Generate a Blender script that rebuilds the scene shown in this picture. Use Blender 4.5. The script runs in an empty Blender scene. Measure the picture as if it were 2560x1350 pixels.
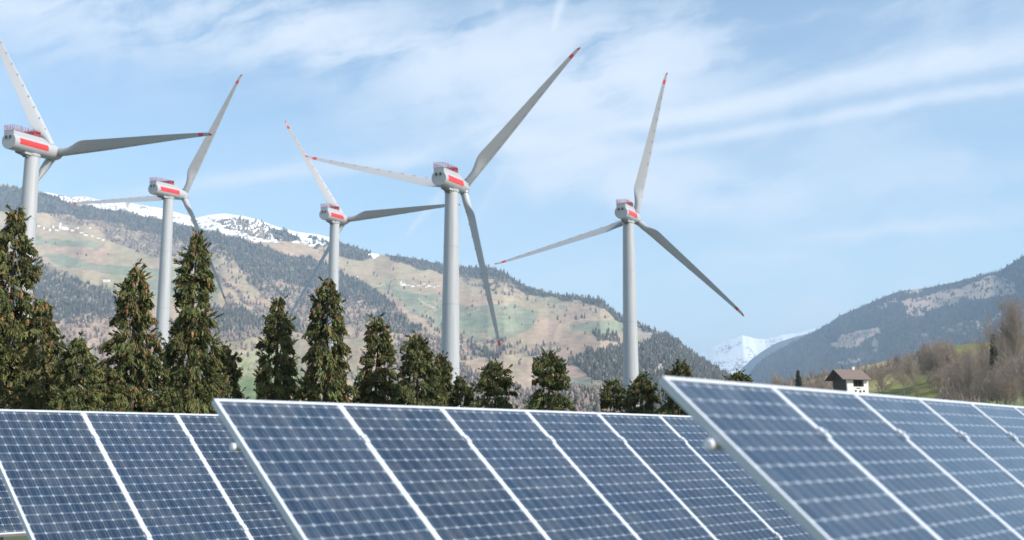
import bpy, math, random
import numpy as np
from mathutils import Matrix, Vector

scene = bpy.context.scene
COL = scene.collection
rad = math.radians

# ------------------------------------------------------------------ camera
F_PX, PITCH, CAM_Z = 2774.8, 0.1551, 1.50          # focal length in 2560-px units, upward pitch
cam_d = bpy.data.cameras.new('camera')
cam_d.sensor_width = 36.0
cam_d.lens = F_PX / 2560 * 36.0
cam_d.clip_start, cam_d.clip_end = 0.1, 60000
cam_d.dof.use_dof = True
cam_d.dof.focus_distance = 27.0
cam_d.dof.aperture_fstop = 1.75
cam = bpy.data.objects.new('camera', cam_d)
COL.objects.link(cam)
cam.location = (0, 0, CAM_Z)
cam.rotation_euler = (math.pi / 2 + PITCH, 0, 0)
scene.camera = cam

# ------------------------------------------------------------------ light
SUN_AZ, SUN_EL = rad(116.0), rad(36.0)              # azimuth clockwise from +Y
sun_dir = Vector((math.sin(SUN_AZ) * math.cos(SUN_EL), math.cos(SUN_AZ) * math.cos(SUN_EL), math.sin(SUN_EL)))
sun_d = bpy.data.lights.new('sun', 'SUN')
sun_d.energy = 4.2
sun_d.angle = rad(0.53)
sun_d.color = (1.0, 0.955, 0.89)
sun = bpy.data.objects.new('sun', sun_d)
COL.objects.link(sun)
sun.location = sun_dir * 500
sun.rotation_euler = sun_dir.to_track_quat('Z', 'Y').to_euler()

scene.view_settings.view_transform = 'Standard'
scene.view_settings.look = 'None'
scene.view_settings.exposure = 0.70
scene.view_settings.gamma = 1.0
scene.cycles.use_denoising = True
scene.cycles.volume_bounces = 0
scene.cycles.max_bounces = 6
scene.cycles.diffuse_bounces = 3
scene.cycles.transparent_max_bounces = 8


# ------------------------------------------------------------------ node helpers
class NT:
    """small wrapper to write node maths as expressions"""
    def __init__(self, tree):
        self.t = tree
        self.n = tree.nodes
        self.l = tree.links

    def new(self, kind, **kw):
        nd = self.n.new(kind)
        for k, v in kw.items():
            setattr(nd, k, v)
        return nd

    def put(self, sock, v):
        if hasattr(v, 'is_output'):
            self.l.new(v, sock)
        elif v is not None:
            sock.default_value = v

    def m(self, op, a, b=None, c=None, clamp=False):
        nd = self.new('ShaderNodeMath', operation=op, use_clamp=clamp)
        self.put(nd.inputs[0], a)
        if b is not None:
            self.put(nd.inputs[1], b)
        if c is not None:
            self.put(nd.inputs[2], c)
        return nd.outputs[0]

    def ss(self, x, lo, hi):
        nd = self.new('ShaderNodeMapRange', interpolation_type='SMOOTHSTEP', clamp=True)
        self.put(nd.inputs['Value'], x)
        self.put(nd.inputs['From Min'], lo)
        self.put(nd.inputs['From Max'], hi)
        return nd.outputs['Result']

    def noise(self, vec, scale, detail=4, rough=0.55, dist=0.0):
        nd = self.new('ShaderNodeTexNoise')
        nd.inputs['Scale'].default_value = scale
        nd.inputs['Detail'].default_value = detail
        nd.inputs['Roughness'].default_value = rough
        nd.inputs['Distortion'].default_value = dist
        self.l.new(vec, nd.inputs['Vector'])
        return nd.outputs['Fac']

    def mix(self, fac, a, b, blend='MIX'):
        nd = self.new('ShaderNodeMix', data_type='RGBA', blend_type=blend)
        self.put(nd.inputs[0], fac)
        self.put(nd.inputs[6], a)
        self.put(nd.inputs[7], b)
        return nd.outputs[2]

    def xyz(self, x, y, z):
        nd = self.new('ShaderNodeCombineXYZ')
        for i, v in enumerate((x, y, z)):
            self.put(nd.inputs[i], v)
        return nd.outputs[0]


# ------------------------------------------------------------------ sky with high cirrus
world = bpy.data.worlds.new('World')
scene.world = world
world.use_nodes = True
w = NT(world.node_tree)
w.n.clear()
out = w.new('ShaderNodeOutputWorld')
sky = w.new('ShaderNodeTexSky', sky_type='NISHITA', sun_disc=False)
sky.sun_elevation, sky.sun_rotation = SUN_EL, SUN_AZ
sky.altitude = 600
sky.air_density, sky.dust_density, sky.ozone_density = 1.0, 1.2, 1.4
SKY_STRENGTH = 0.139
tc = w.new('ShaderNodeTexCoord')
sep = w.new('ShaderNodeSeparateXYZ')
w.l.new(tc.outputs['Generated'], sep.inputs[0])
ay = w.m('MAXIMUM', w.m('ABSOLUTE', sep.outputs[1]), 0.05)
S = w.m('DIVIDE', sep.outputs[0], ay)               # direction as slope right / slope up from the north
Tt = w.m('DIVIDE', sep.outputs[2], ay)
vec = w.xyz(S, Tt, 0.0)


def slope(px, py):
    """sky direction (slopes) of a photograph pixel"""
    x, u = (px - 1280) / F_PX, (675 - py) / F_PX
    d = math.cos(PITCH) - u * math.sin(PITCH)
    z = math.sin(PITCH) + u * math.cos(PITCH)
    return x / d, z / d


# warped coordinates give the cloud edges their fibres
n1 = w.noise(vec, 6.0, 5, 0.6)
n2 = w.noise(w.xyz(w.m('ADD', S, 7.3), w.m('ADD', Tt, 3.1), 0.0), 6.0, 5, 0.6)
WS = w.m('MULTIPLY_ADD', w.m('SUBTRACT', n1, 0.5), 0.11, S)
WT = w.m('MULTIPLY_ADD', w.m('SUBTRACT', n2, 0.5), 0.07, Tt)
# streaky fibre texture running slightly uphill to the right
ca, sa = math.cos(rad(16)), math.sin(rad(16))
fu = w.m('ADD', w.m('MULTIPLY', WS, ca), w.m('MULTIPLY', WT, sa))
fv = w.m('SUBTRACT', w.m('MULTIPLY', WT, ca), w.m('MULTIPLY', WS, sa))
fib = w.noise(w.xyz(w.m('MULTIPLY', fu, 3.0), w.m('MULTIPLY', fv, 16.0), 0.0), 1.4, 7, 0.62, 0.4)
puff = w.noise(vec, 9.0, 6, 0.55, 0.6)
tex = w.m('ADD', w.m('MULTIPLY', fib, 0.6), w.m('MULTIPLY', puff, 0.4))

cloud = None


def add(v):
    global cloud
    cloud = v if cloud is None else w.m('ADD', cloud, v)


def blob(px, py, rx, ry, ang, amount, lo=0.30, hi=0.72):
    """soft bank of cirrus: centre, radii in photograph pixels, tilt (deg), weight"""
    s0, t0 = slope(px, py)
    a, b = rx / F_PX, ry / F_PX
    c, s = math.cos(rad(ang)), math.sin(rad(ang))
    ds, dt = w.m('SUBTRACT', WS, s0), w.m('SUBTRACT', WT, t0)
    u = w.m('DIVIDE', w.m('ADD', w.m('MULTIPLY', ds, c), w.m('MULTIPLY', dt, s)), a)
    v = w.m('DIVIDE', w.m('SUBTRACT', w.m('MULTIPLY', dt, c), w.m('MULTIPLY', ds, s)), b)
    d2 = w.m('ADD', w.m('MULTIPLY', u, u), w.m('MULTIPLY', v, v))
    fall = w.m('POWER', 2.718, w.m('MULTIPLY', d2, -1.0))
    add(w.m('MULTIPLY', w.m('MULTIPLY', fall, w.ss(tex, lo + 0.09, hi - 0.06)), amount * 1.2))


def trail(p0, p1, wa, wb, amount, soft=0.5, fade=0.15):
    """contrail: two pixels it runs through, half widths at both ends"""
    (s0, t0), (s1, t1) = slope(*p0), slope(*p1)
    L = math.hypot(s1 - s0, t1 - t0)
    c, s = (s1 - s0) / L, (t1 - t0) / L
    ps = w.m('MULTIPLY_ADD', w.m('SUBTRACT', n1, 0.5), 0.022, S)
    pt = w.m('MULTIPLY_ADD', w.m('SUBTRACT', n2, 0.5), 0.022, Tt)
    ds, dt = w.m('SUBTRACT', ps, s0), w.m('SUBTRACT', pt, t0)
    u = w.m('DIVIDE', w.m('ADD', w.m('MULTIPLY', ds, c), w.m('MULTIPLY', dt, s)), L)
    v = w.m('SUBTRACT', w.m('MULTIPLY', dt, c), w.m('MULTIPLY', ds, s))
    hw = w.m('MULTIPLY_ADD', u, (wb - wa) / F_PX, wa / F_PX)
    q = w.m('DIVIDE', v, w.m('MAXIMUM', hw, 0.0008))
    prof = w.m('POWER', 2.718, w.m('MULTIPLY', w.m('MULTIPLY', q, q), -1.0))
    ends = w.m('MULTIPLY', w.ss(u, -fade, fade), w.m('SUBTRACT', 1.0, w.ss(u, 1.0 - fade, 1.0 + fade)))
    k = w.m('MULTIPLY_ADD', w.ss(tex, 0.38, 0.62), soft, 1.0 - soft)
    add(w.m('MULTIPLY', w.m('MULTIPLY', prof, ends), w.m('MULTIPLY', k, amount)))


blob(160, 30, 420, 120, -6, 0.85)
blob(620, 60, 420, 120, -10, 1.0)
blob(1950, 380, 600, 200, 10, 0.20, 0.1, 0.7)
blob(2350, 60, 420, 120, 10, 0.12, 0.1, 0.7)
blob(1900, 780, 800, 140, 0, 0.32, 0.1, 0.7)
blob(900, 120, 200, 90, -10, 0.50)
blob(1330, 150, 400, 135, 4, 1.0, 0.28, 0.66)
blob(1500, 230, 260, 110, 12, 0.85, 0.25, 0.66)
blob(1230, 300, 230, 70, 10, 0.45)
blob(1400, 385, 210, 42, -4, 1.3, 0.22, 0.62)
blob(1540, 475, 240, 50, -12, 1.3, 0.22, 0.62)
blob(1850, 470, 220, 42, -14, 0.60)
blob(1720, 60, 200, 90, 20, 0.30)
blob(2150, 60, 500, 130, 8, 0.25)
blob(1800, 740, 420, 50, 3, 0.42)
blob(2100, 780, 260, 45, 6, 0.45)
blob(1700, 850, 300, 50, 6, 0.35)
blob(2400, 420, 420, 160, 14, 0.22)
blob(2250, 570, 230, 22, 6, 0.40, 0.2, 0.6)
blob(1900, 650, 160, 22, 0, 0.35)
trail((1500, 330), (2640, 112), 20, 32, 1.35, 0.55, 0.22)
trail((1480, 395), (2640, 196), 13, 17, 1.05, 0.5, 0.25)
trail((2050, 205), (2640, 70), 14, 26, 0.65, 0.6, 0.25)
trail((250, 490), (1150, 380), 16, 24, 0.62, 0.5, 0.25)
trail((560, 450), (1120, 395), 9, 14, 0.25, 0.6, 0.25)
trail((1378, 80), (1424, -60), 5, 18, 0.75, 0.35, 0.10)
trail((1018, 582), (1100, 488), 4, 12, 0.55, 0.25, 0.15)
trail((1180, 560), (1290, 380), 5, 14, 0.22, 0.35, 0.2)
trail((1240, 0), (1262, 60), 14, 18, 0.25, 0.4, 0.3)
trail((2050, 590), (2420, 556), 8, 12, 0.35, 0.5, 0.3)
# thin veil everywhere, thicker towards the horizon (also behind the camera)
veil = w.m('MULTIPLY', w.ss(tex, 0.40, 0.70), 0.13)
add(veil)
mask = w.m('MULTIPLY', w.m('SUBTRACT', 1.0, w.m('POWER', 2.718, w.m('MULTIPLY', w.m('MAXIMUM', cloud, 0.0), -1.5))), 0.93)
bg1 = w.new('ShaderNodeBackground')
hs = w.new('ShaderNodeHueSaturation')
hs.inputs['Saturation'].default_value = 0.95
hs.inputs['Value'].default_value = 1.0
w.l.new(sky.outputs[0], hs.inputs['Color'])
skc = w.mix(1.0, hs.outputs[0], (0.985, 1.035, 0.975, 1), 'MULTIPLY')
w.l.new(skc, bg1.inputs[0])
bg1.inputs[1].default_value = SKY_STRENGTH
bg2 = w.new('ShaderNodeBackground')
bg2.inputs[0].default_value = (0.825, 0.90, 1.0, 1)
bg2.inputs[1].default_value = 0.71
mxs = w.new('ShaderNodeMixShader')
w.l.new(mask, mxs.inputs[0])
w.l.new(bg1.outputs[0], mxs.inputs[1])
w.l.new(bg2.outputs[0], mxs.inputs[2])
w.l.new(mxs.outputs[0], out.inputs[0])


# ------------------------------------------------------------------ material helpers
def mat(name):
    m = bpy.data.materials.new(name)
    m.use_nodes = True
    nt = NT(m.node_tree)
    bsdf = m.node_tree.nodes['Principled BSDF']
    return m, nt, bsdf


def paint_mat(name, col, rough=0.4, var=0.06, scale=0.6, metallic=0.0, dirt=None):
    m, nt, b = mat(name)
    t = nt.new('ShaderNodeTexCoord')
    n = nt.noise(t.outputs['Object'], scale, 5, 0.6)
    f = nt.m('MULTIPLY_ADD', nt.m('SUBTRACT', n, 0.5), 2 * var, 1.0)
    c = nt.mix(1.0, (*col, 1), nt.xyz(f, f, f), 'MULTIPLY')
    if dirt:
        n3 = nt.noise(t.outputs['Object'], scale * 3.1, 6, 0.7)
        c = nt.mix(nt.m('MULTIPLY', nt.ss(n3, 0.55, 0.8), dirt), c, (0.25, 0.23, 0.2, 1))
    nt.l.new(c, b.inputs['Base Color'])
    b.inputs['Roughness'].default_value = rough
    b.inputs['Metallic'].default_value = metallic
    return m


def attr_mat(name, rough=0.9, noise_scale=None, amp=0.25, spec=0.15, fine=None, bump=0.0):
    """colour comes from the mesh's land-cover attribute, broken up by noise"""
    m, nt, b = mat(name)
    at = nt.new('ShaderNodeAttribute', attribute_name='Col')
    c = at.outputs['Color']
    t = nt.new('ShaderNodeTexCoord')
    if noise_scale:
        n = nt.noise(t.outputs['Object'], noise_scale, 7, 0.68)
        f = nt.m('MULTIPLY_ADD', nt.m('SUBTRACT', n, 0.5), 2 * amp, 1.0)
        c = nt.mix(1.0, c, nt.xyz(f, f, f), 'MULTIPLY')
        if bump:
            bp = nt.new('ShaderNodeBump')
            bp.inputs['Strength'].default_value = 0.6
            bp.inputs['Distance'].default_value = bump
            nt.l.new(n, bp.inputs['Height'])
            nt.l.new(bp.outputs[0], b.inputs['Normal'])
    nt.l.new(c, b.inputs['Base Color'])
    b.inputs['Roughness'].default_value = rough
    b.inputs['Specular IOR Level'].default_value = spec
    return m


# ------------------------------------------------------------------ mesh helpers
class MB:
    """collects shapes and links them as ONE mesh"""
    def __init__(self):
        self.v, self.f, self.mi = [], [], []

    def add(self, verts, faces, mi=0):
        o = len(self.v)
        self.v += [tuple(p) for p in verts]
        self.f += [tuple(i + o for i in f) for f in faces]
        self.mi += [mi] * len(faces)
        return self

    def box(self, c, s, M=None, mi=0, taper=1.0):
        x, y, z = s[0] / 2, s[1] / 2, s[2] / 2
        P = [(-x, -y, -z), (x, -y, -z), (x, y, -z), (-x, y, -z),
             (-x * taper, -y * taper, z), (x * taper, -y * taper, z), (x * taper, y * taper, z), (-x * taper, y * taper, z)]
        P = [Vector(p) + Vector(c) for p in P]
        if M:
            P = [M @ p for p in P]
        return self.add(P, [(0, 3, 2, 1), (4, 5, 6, 7), (0, 1, 5, 4), (1, 2, 6, 5), (2, 3, 7, 6), (3, 0, 4, 7)], mi)

    def loft(self, rings, cap0=True, cap1=True, mi=0):
        n = len(rings[0])
        V = [p for r in rings for p in r]
        Fc = []
        for i in range(len(rings) - 1):
            for j in range(n):
                a, b = i * n + j, i * n + (j + 1) % n
                Fc.append((a, b, b + n, a + n))
        if cap0:
            Fc.append(tuple(range(n - 1, -1, -1)))
        if cap1:
            Fc.append(tuple((len(rings) - 1) * n + j for j in range(n)))
        return self.add(V, Fc, mi)

    def tube(self, p0, p1, r0, r1=None, n=8, mi=0):
        p0, p1 = Vector(p0), Vector(p1)
        r1 = r0 if r1 is None else r1
        d = (p1 - p0).normalized()
        a = d.orthogonal().normalized()
        b = d.cross(a)
        R = lambda c, r: [c + (a * math.cos(2 * math.pi * k / n) + b * math.sin(2 * math.pi * k / n)) * r for k in range(n)]
        return self.loft([R(p0, r0), R(p1, r1)], mi=mi)

    def mesh(self, name, mats, smooth=None):
        me = bpy.data.meshes.new(name)
        me.from_pydata(self.v, [], self.f)
        for m in (mats if isinstance(mats, (list, tuple)) else [mats]):
            me.materials.append(m)
        me.polygons.foreach_set('material_index', self.mi)
        if smooth is not None:
            smooth_by_angle(me, smooth)
        me.update()
        return me


def smooth_by_angle(me, deg):
    me.polygons.foreach_set('use_smooth', [True] * len(me.polygons))
    try:
        me.set_sharp_from_angle(angle=rad(deg))
    except Exception:
        pass


def link(name, data, parent=None):
    o = bpy.data.objects.new(name, data)
    COL.objects.link(o)
    if parent is not None:
        o.parent = parent
    return o


def tag(o, label, cat, group=None):
    o['label'] = label
    o['category'] = cat
    if group:
        o['group'] = group
    return o


def setting(o, kind='structure'):
    o['kind'] = kind
    return o


def empty(name, loc, rotz=0.0):
    o = link(name, None)
    o.empty_display_size = 0.5
    o.location = loc
    o.rotation_euler = (0, 0, rotz)
    return o


def quick_mesh(name, V, Fq, mats, col=None, mi=None, smooth=False):
    """fast mesh from numpy: V (n,3), Fq (m,k) all faces with k corners"""
    V = np.asarray(V, np.float32)
    Fq = np.asarray(Fq, np.int32)
    me = bpy.data.meshes.new(name)
    me.vertices.add(len(V))
    me.vertices.foreach_set('co', V.ravel())
    k = Fq.shape[1]
    me.loops.add(Fq.size)
    me.loops.foreach_set('vertex_index', Fq.ravel())
    me.polygons.add(len(Fq))
    me.polygons.foreach_set('loop_start', np.arange(0, Fq.size, k, dtype=np.int32))
    for m in (mats if isinstance(mats, (list, tuple)) else [mats]):
        me.materials.append(m)
    if mi is not None:
        me.polygons.foreach_set('material_index', np.asarray(mi, np.int32))
    if col is not None:
        a = me.color_attributes.new('Col', 'FLOAT_COLOR', 'POINT')
        c4 = np.ones((len(V), 4), np.float32)
        c4[:, :3] = col
        a.data.foreach_set('color', c4.ravel())
    me.polygons.foreach_set('use_smooth', np.full(len(Fq), smooth, bool))
    me.update(calc_edges=True)
    me.validate()
    return me


# ------------------------------------------------------------------ numpy noise
def vnoise(x, y, seed=0):
    xi, yi = np.floor(x).astype(np.int64), np.floor(y).astype(np.int64)
    fx, fy = x - xi, y - yi
    fx, fy = fx * fx * (3 - 2 * fx), fy * fy * (3 - 2 * fy)

    def h(a, b):
        n = (a * 374761393 + b * 668265263 + seed * 974634777) & 0xffffffff
        n = ((n ^ (n >> 13)) * 1274126177) & 0xffffffff
        return ((n ^ (n >> 16)) & 0xffff) / 65535.0
    return (h(xi, yi) * (1 - fx) + h(xi + 1, yi) * fx) * (1 - fy) + (h(xi, yi + 1) * (1 - fx) + h(xi + 1, yi + 1) * fx) * fy


def fbm(x, y, octs=5, seed=0, gain=0.5):
    s, a, t = 0.0, 1.0, 0.0
    for i in range(octs):
        s = s + a * vnoise(x * 2 ** i + 13.7 * i, y * 2 ** i + 7.1 * i, seed + i)
        t += a
        a *= gain
    return s / t - 0.5


def inside(px, py, poly):
    r = np.zeros(px.shape, bool)
    n = len(poly)
    for i in range(n):
        (x0, y0), (x1, y1) = poly[i], poly[(i + 1) % n]
        if y0 == y1:
            continue
        c = ((y0 > py) != (y1 > py)) & (px < (x1 - x0) * (py - y0) / (y1 - y0) + x0)
        r ^= c
    return r


def to_px(P):
    """world points -> survey coordinates (the photograph's pixel grid) used for the land-cover map"""
    x, y, z = P[..., 0], P[..., 1], P[..., 2] - CAM_Z
    d = y * math.cos(PITCH) + z * math.sin(PITCH)
    u = -y * math.sin(PITCH) + z * math.cos(PITCH)
    return 1280 + F_PX * x / d, 675 - F_PX * u / d


def az_el(px, py):
    s, t = slope(px, py)
    return math.atan2(s, 1.0), t / math.hypot(s, 1.0)     # azimuth, tan(elevation)


# ------------------------------------------------------------------ terrain
ALB = {'dry': (0.37, 0.285, 0.19), 'dry2': (0.32, 0.27, 0.165), 'green': (0.235, 0.245, 0.165), 'bright': (0.175, 0.215, 0.085),
       'conifer': (0.095, 0.093, 0.082), 'bare': (0.225, 0.18, 0.145), 'snow': (0.86, 0.88, 0.90), 'rock': (0.34, 0.305, 0.27),
       'scree': (0.46, 0.40, 0.33), 'grass': (0.205, 0.205, 0.075), 'brush': (0.17, 0.128, 0.095), 'straw': (0.36, 0.30, 0.17), 'heath': (0.52, 0.385, 0.30)}


class Hill:
    def __init__(self, name, skyline, R, r0, nu, nv, seed, base, regions, bump, warp, e0=-0.004, gexp=1.0, back=0.35, mat_scale=0.02, amp=0.3, length=None, jag=0.0):
        sk = [az_el(*p) for p in skyline]
        self.saz = np.array([a for a, e in sk])
        self.sel = np.array([e for a, e in sk])
        self.Raz = np.array([az_el(x, 900)[0] for x, r in R])
        self.Rr = np.array([r for x, r in R], float)
        self.r0, self.e0, self.gexp, self.bump, self.seed = r0, e0, gexp, bump, seed
        self.length, self.jag = length or bump * 9, jag
        self.az0, self.az1 = self.saz[0], self.saz[-1]
        az = np.linspace(self.az0, self.az1, nu)
        v = np.concatenate([np.linspace(0, 1, nv), 1 + np.linspace(0.02, back, 14)])
        A, Vv = np.meshgrid(az, v, indexing='ij')
        P = self.pos(A, Vv)
        self.nu, self.nvt, self.nv, self.P = nu, len(v), nv, P
        # land cover, edges made ragged by noise
        X, Y = to_px(P)
        wx = X + warp * (fbm(X / 30, Y / 22, 5, seed + 3, 0.6)) * 2
        wy = Y + warp * 0.75 * (fbm(X / 30 + 50, Y / 22, 5, seed + 9, 0.6)) * 2
        cls = np.full(A.shape, base, dtype='<U8')
        spk = 0.45 * vnoise(X / 4.2, Y / 3.0, seed + 21) + 0.55 * (fbm(X / 22, Y / 11, 5, seed + 22, 0.62) + 0.5)
        srt = np.sort(spk.ravel()[::7])
        spk = np.searchsorted(srt, spk.ravel()).reshape(spk.shape) / len(srt)
        for reg in regions:
            c, poly = reg[0], reg[1]
            k = reg[2] if len(reg) > 2 else 1.0
            msk = inside(wx, wy, poly)
            if k < 1:
                msk &= spk < k
            cls[msk] = c
        cls[Vv > 1.0] = cls[:, nv - 1][:, None].repeat(self.nvt, 1)[Vv > 1.0]
        self.cls = cls
        C = np.zeros(A.shape + (3,))
        for k, c in ALB.items():
            C[cls == k] = c
        big = fbm(X / 60, Y / 34, 4, seed + 40)
        strk = fbm(X / 46, Y / 6, 4, seed + 60, 0.6)
        fin = vnoise(X / 4, Y / 3, seed + 80) - 0.5
        mot = fbm(X / 15, Y / 6.5, 4, seed + 70, 0.6)
        f = 1 + 0.42 * big + 0.30 * strk + 0.34 * mot + 0.16 * fin
        f = np.where((cls == 'snow'), 1 + 0.04 * fin, f)
        C *= f[..., None]
        # tint wander between straw and olive on open ground
        hue = fbm(X / 80 + 9, Y / 26, 4, seed + 95)
        og = np.isin(cls, ['dry', 'dry2', 'green'])
        C[..., 0] = np.where(og, C[..., 0] * (1 - 0.35 * hue), C[..., 0])
        C[..., 2] = np.where(og, C[..., 2] * (1 - 0.22 * hue), C[..., 2])
        idx = np.arange(nu * self.nvt).reshape(nu, self.nvt)
        Fq = np.stack([idx[:-1, :-1], idx[1:, :-1], idx[1:, 1:], idx[:-1, 1:]], -1).reshape(-1, 4)
        m = attr_mat(name + '_cover', 0.95, mat_scale, amp, 0.05, bump=2.0 / max(mat_scale, 1e-3) * 0.02)
        me = quick_mesh(name, P.reshape(-1, 3), Fq, m, C.reshape(-1, 3), smooth=True)
        self.ob = setting(link(name, me))

    def ridge(self, A):
        E = np.interp(A, self.saz, self.sel)
        return E, np.interp(A, self.Raz, self.Rr)

    def pos(self, A, Vv):
        E, R = self.ridge(A)
        r = self.r0 + (R - self.r0) * Vv
        vv = np.minimum(Vv, 1.0)
        g = vv ** self.gexp
        te = E * g + self.e0 * (1 - g)
        z = r * te
        if self.jag:
            z = z + r * self.jag * vv ** 9 * fbm(A * 160, A * 0 + 3.3, 5, self.seed + 77, 0.6)
        over = np.maximum(Vv - 1.0, 0)
        z = z - over * (R - self.r0) * 0.55
        # relief: gullies and shoulders running down the slope
        s = A * R
        L = self.length
        env = np.clip(vv * 6, 0, 1) * (np.clip((1 - vv) * 5, 0, 1) * 0.95 + 0.05)
        n = fbm(s / L, r / (L * 1.9), 5, self.seed) + 0.55 * (0.5 - 2 * np.abs(fbm(s / (L * 0.8) + 31, r / (L * 2.6), 4, self.seed + 5)))
        z = z + env * self.bump * n
        return np.stack([r * np.sin(A), r * np.cos(A), z + CAM_Z], -1)

    def at(self, px, py):
        """point of the slope seen at a survey coordinate, by search along the azimuth"""
        a, e = az_el(px, py)
        v = np.linspace(0.0, 1.0, 1500)
        P = self.pos(np.full(1500, a), v)
        te = (P[:, 2] - CAM_Z) / np.hypot(P[:, 0], P[:, 1])
        i = int(np.argmax(te >= e)) if (te >= e).any() else 1499
        return P[i]

    def scatter(self, rng, n, accept, vmax=0.999, by_screen=True):
        """random points whose land cover is accepted: returns positions and survey coordinates"""
        i = rng.random(n) * (self.nu - 1.001)
        j = rng.random(n) * (self.nv - 1.001) * vmax
        i0, j0 = i.astype(int), j.astype(int)
        c = self.cls[np.round(i).astype(int), np.round(j).astype(int)]
        fi, fj = (i - i0)[:, None], (j - j0)[:, None]
        P = (self.P[i0, j0] * (1 - fi) + self.P[i0 + 1, j0] * fi) * (1 - fj) + (self.P[i0, j0 + 1] * (1 - fi) + self.P[i0 + 1, j0 + 1] * fi) * fj
        pr = np.zeros(n)
        for k, q in accept.items():
            pr[c == k] = q
        X, Y = to_px(P)
        ok = (rng.random(n) < pr) & (X > -120) & (X < 2700)
        return P[ok], X[ok], Y[ok]


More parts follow.
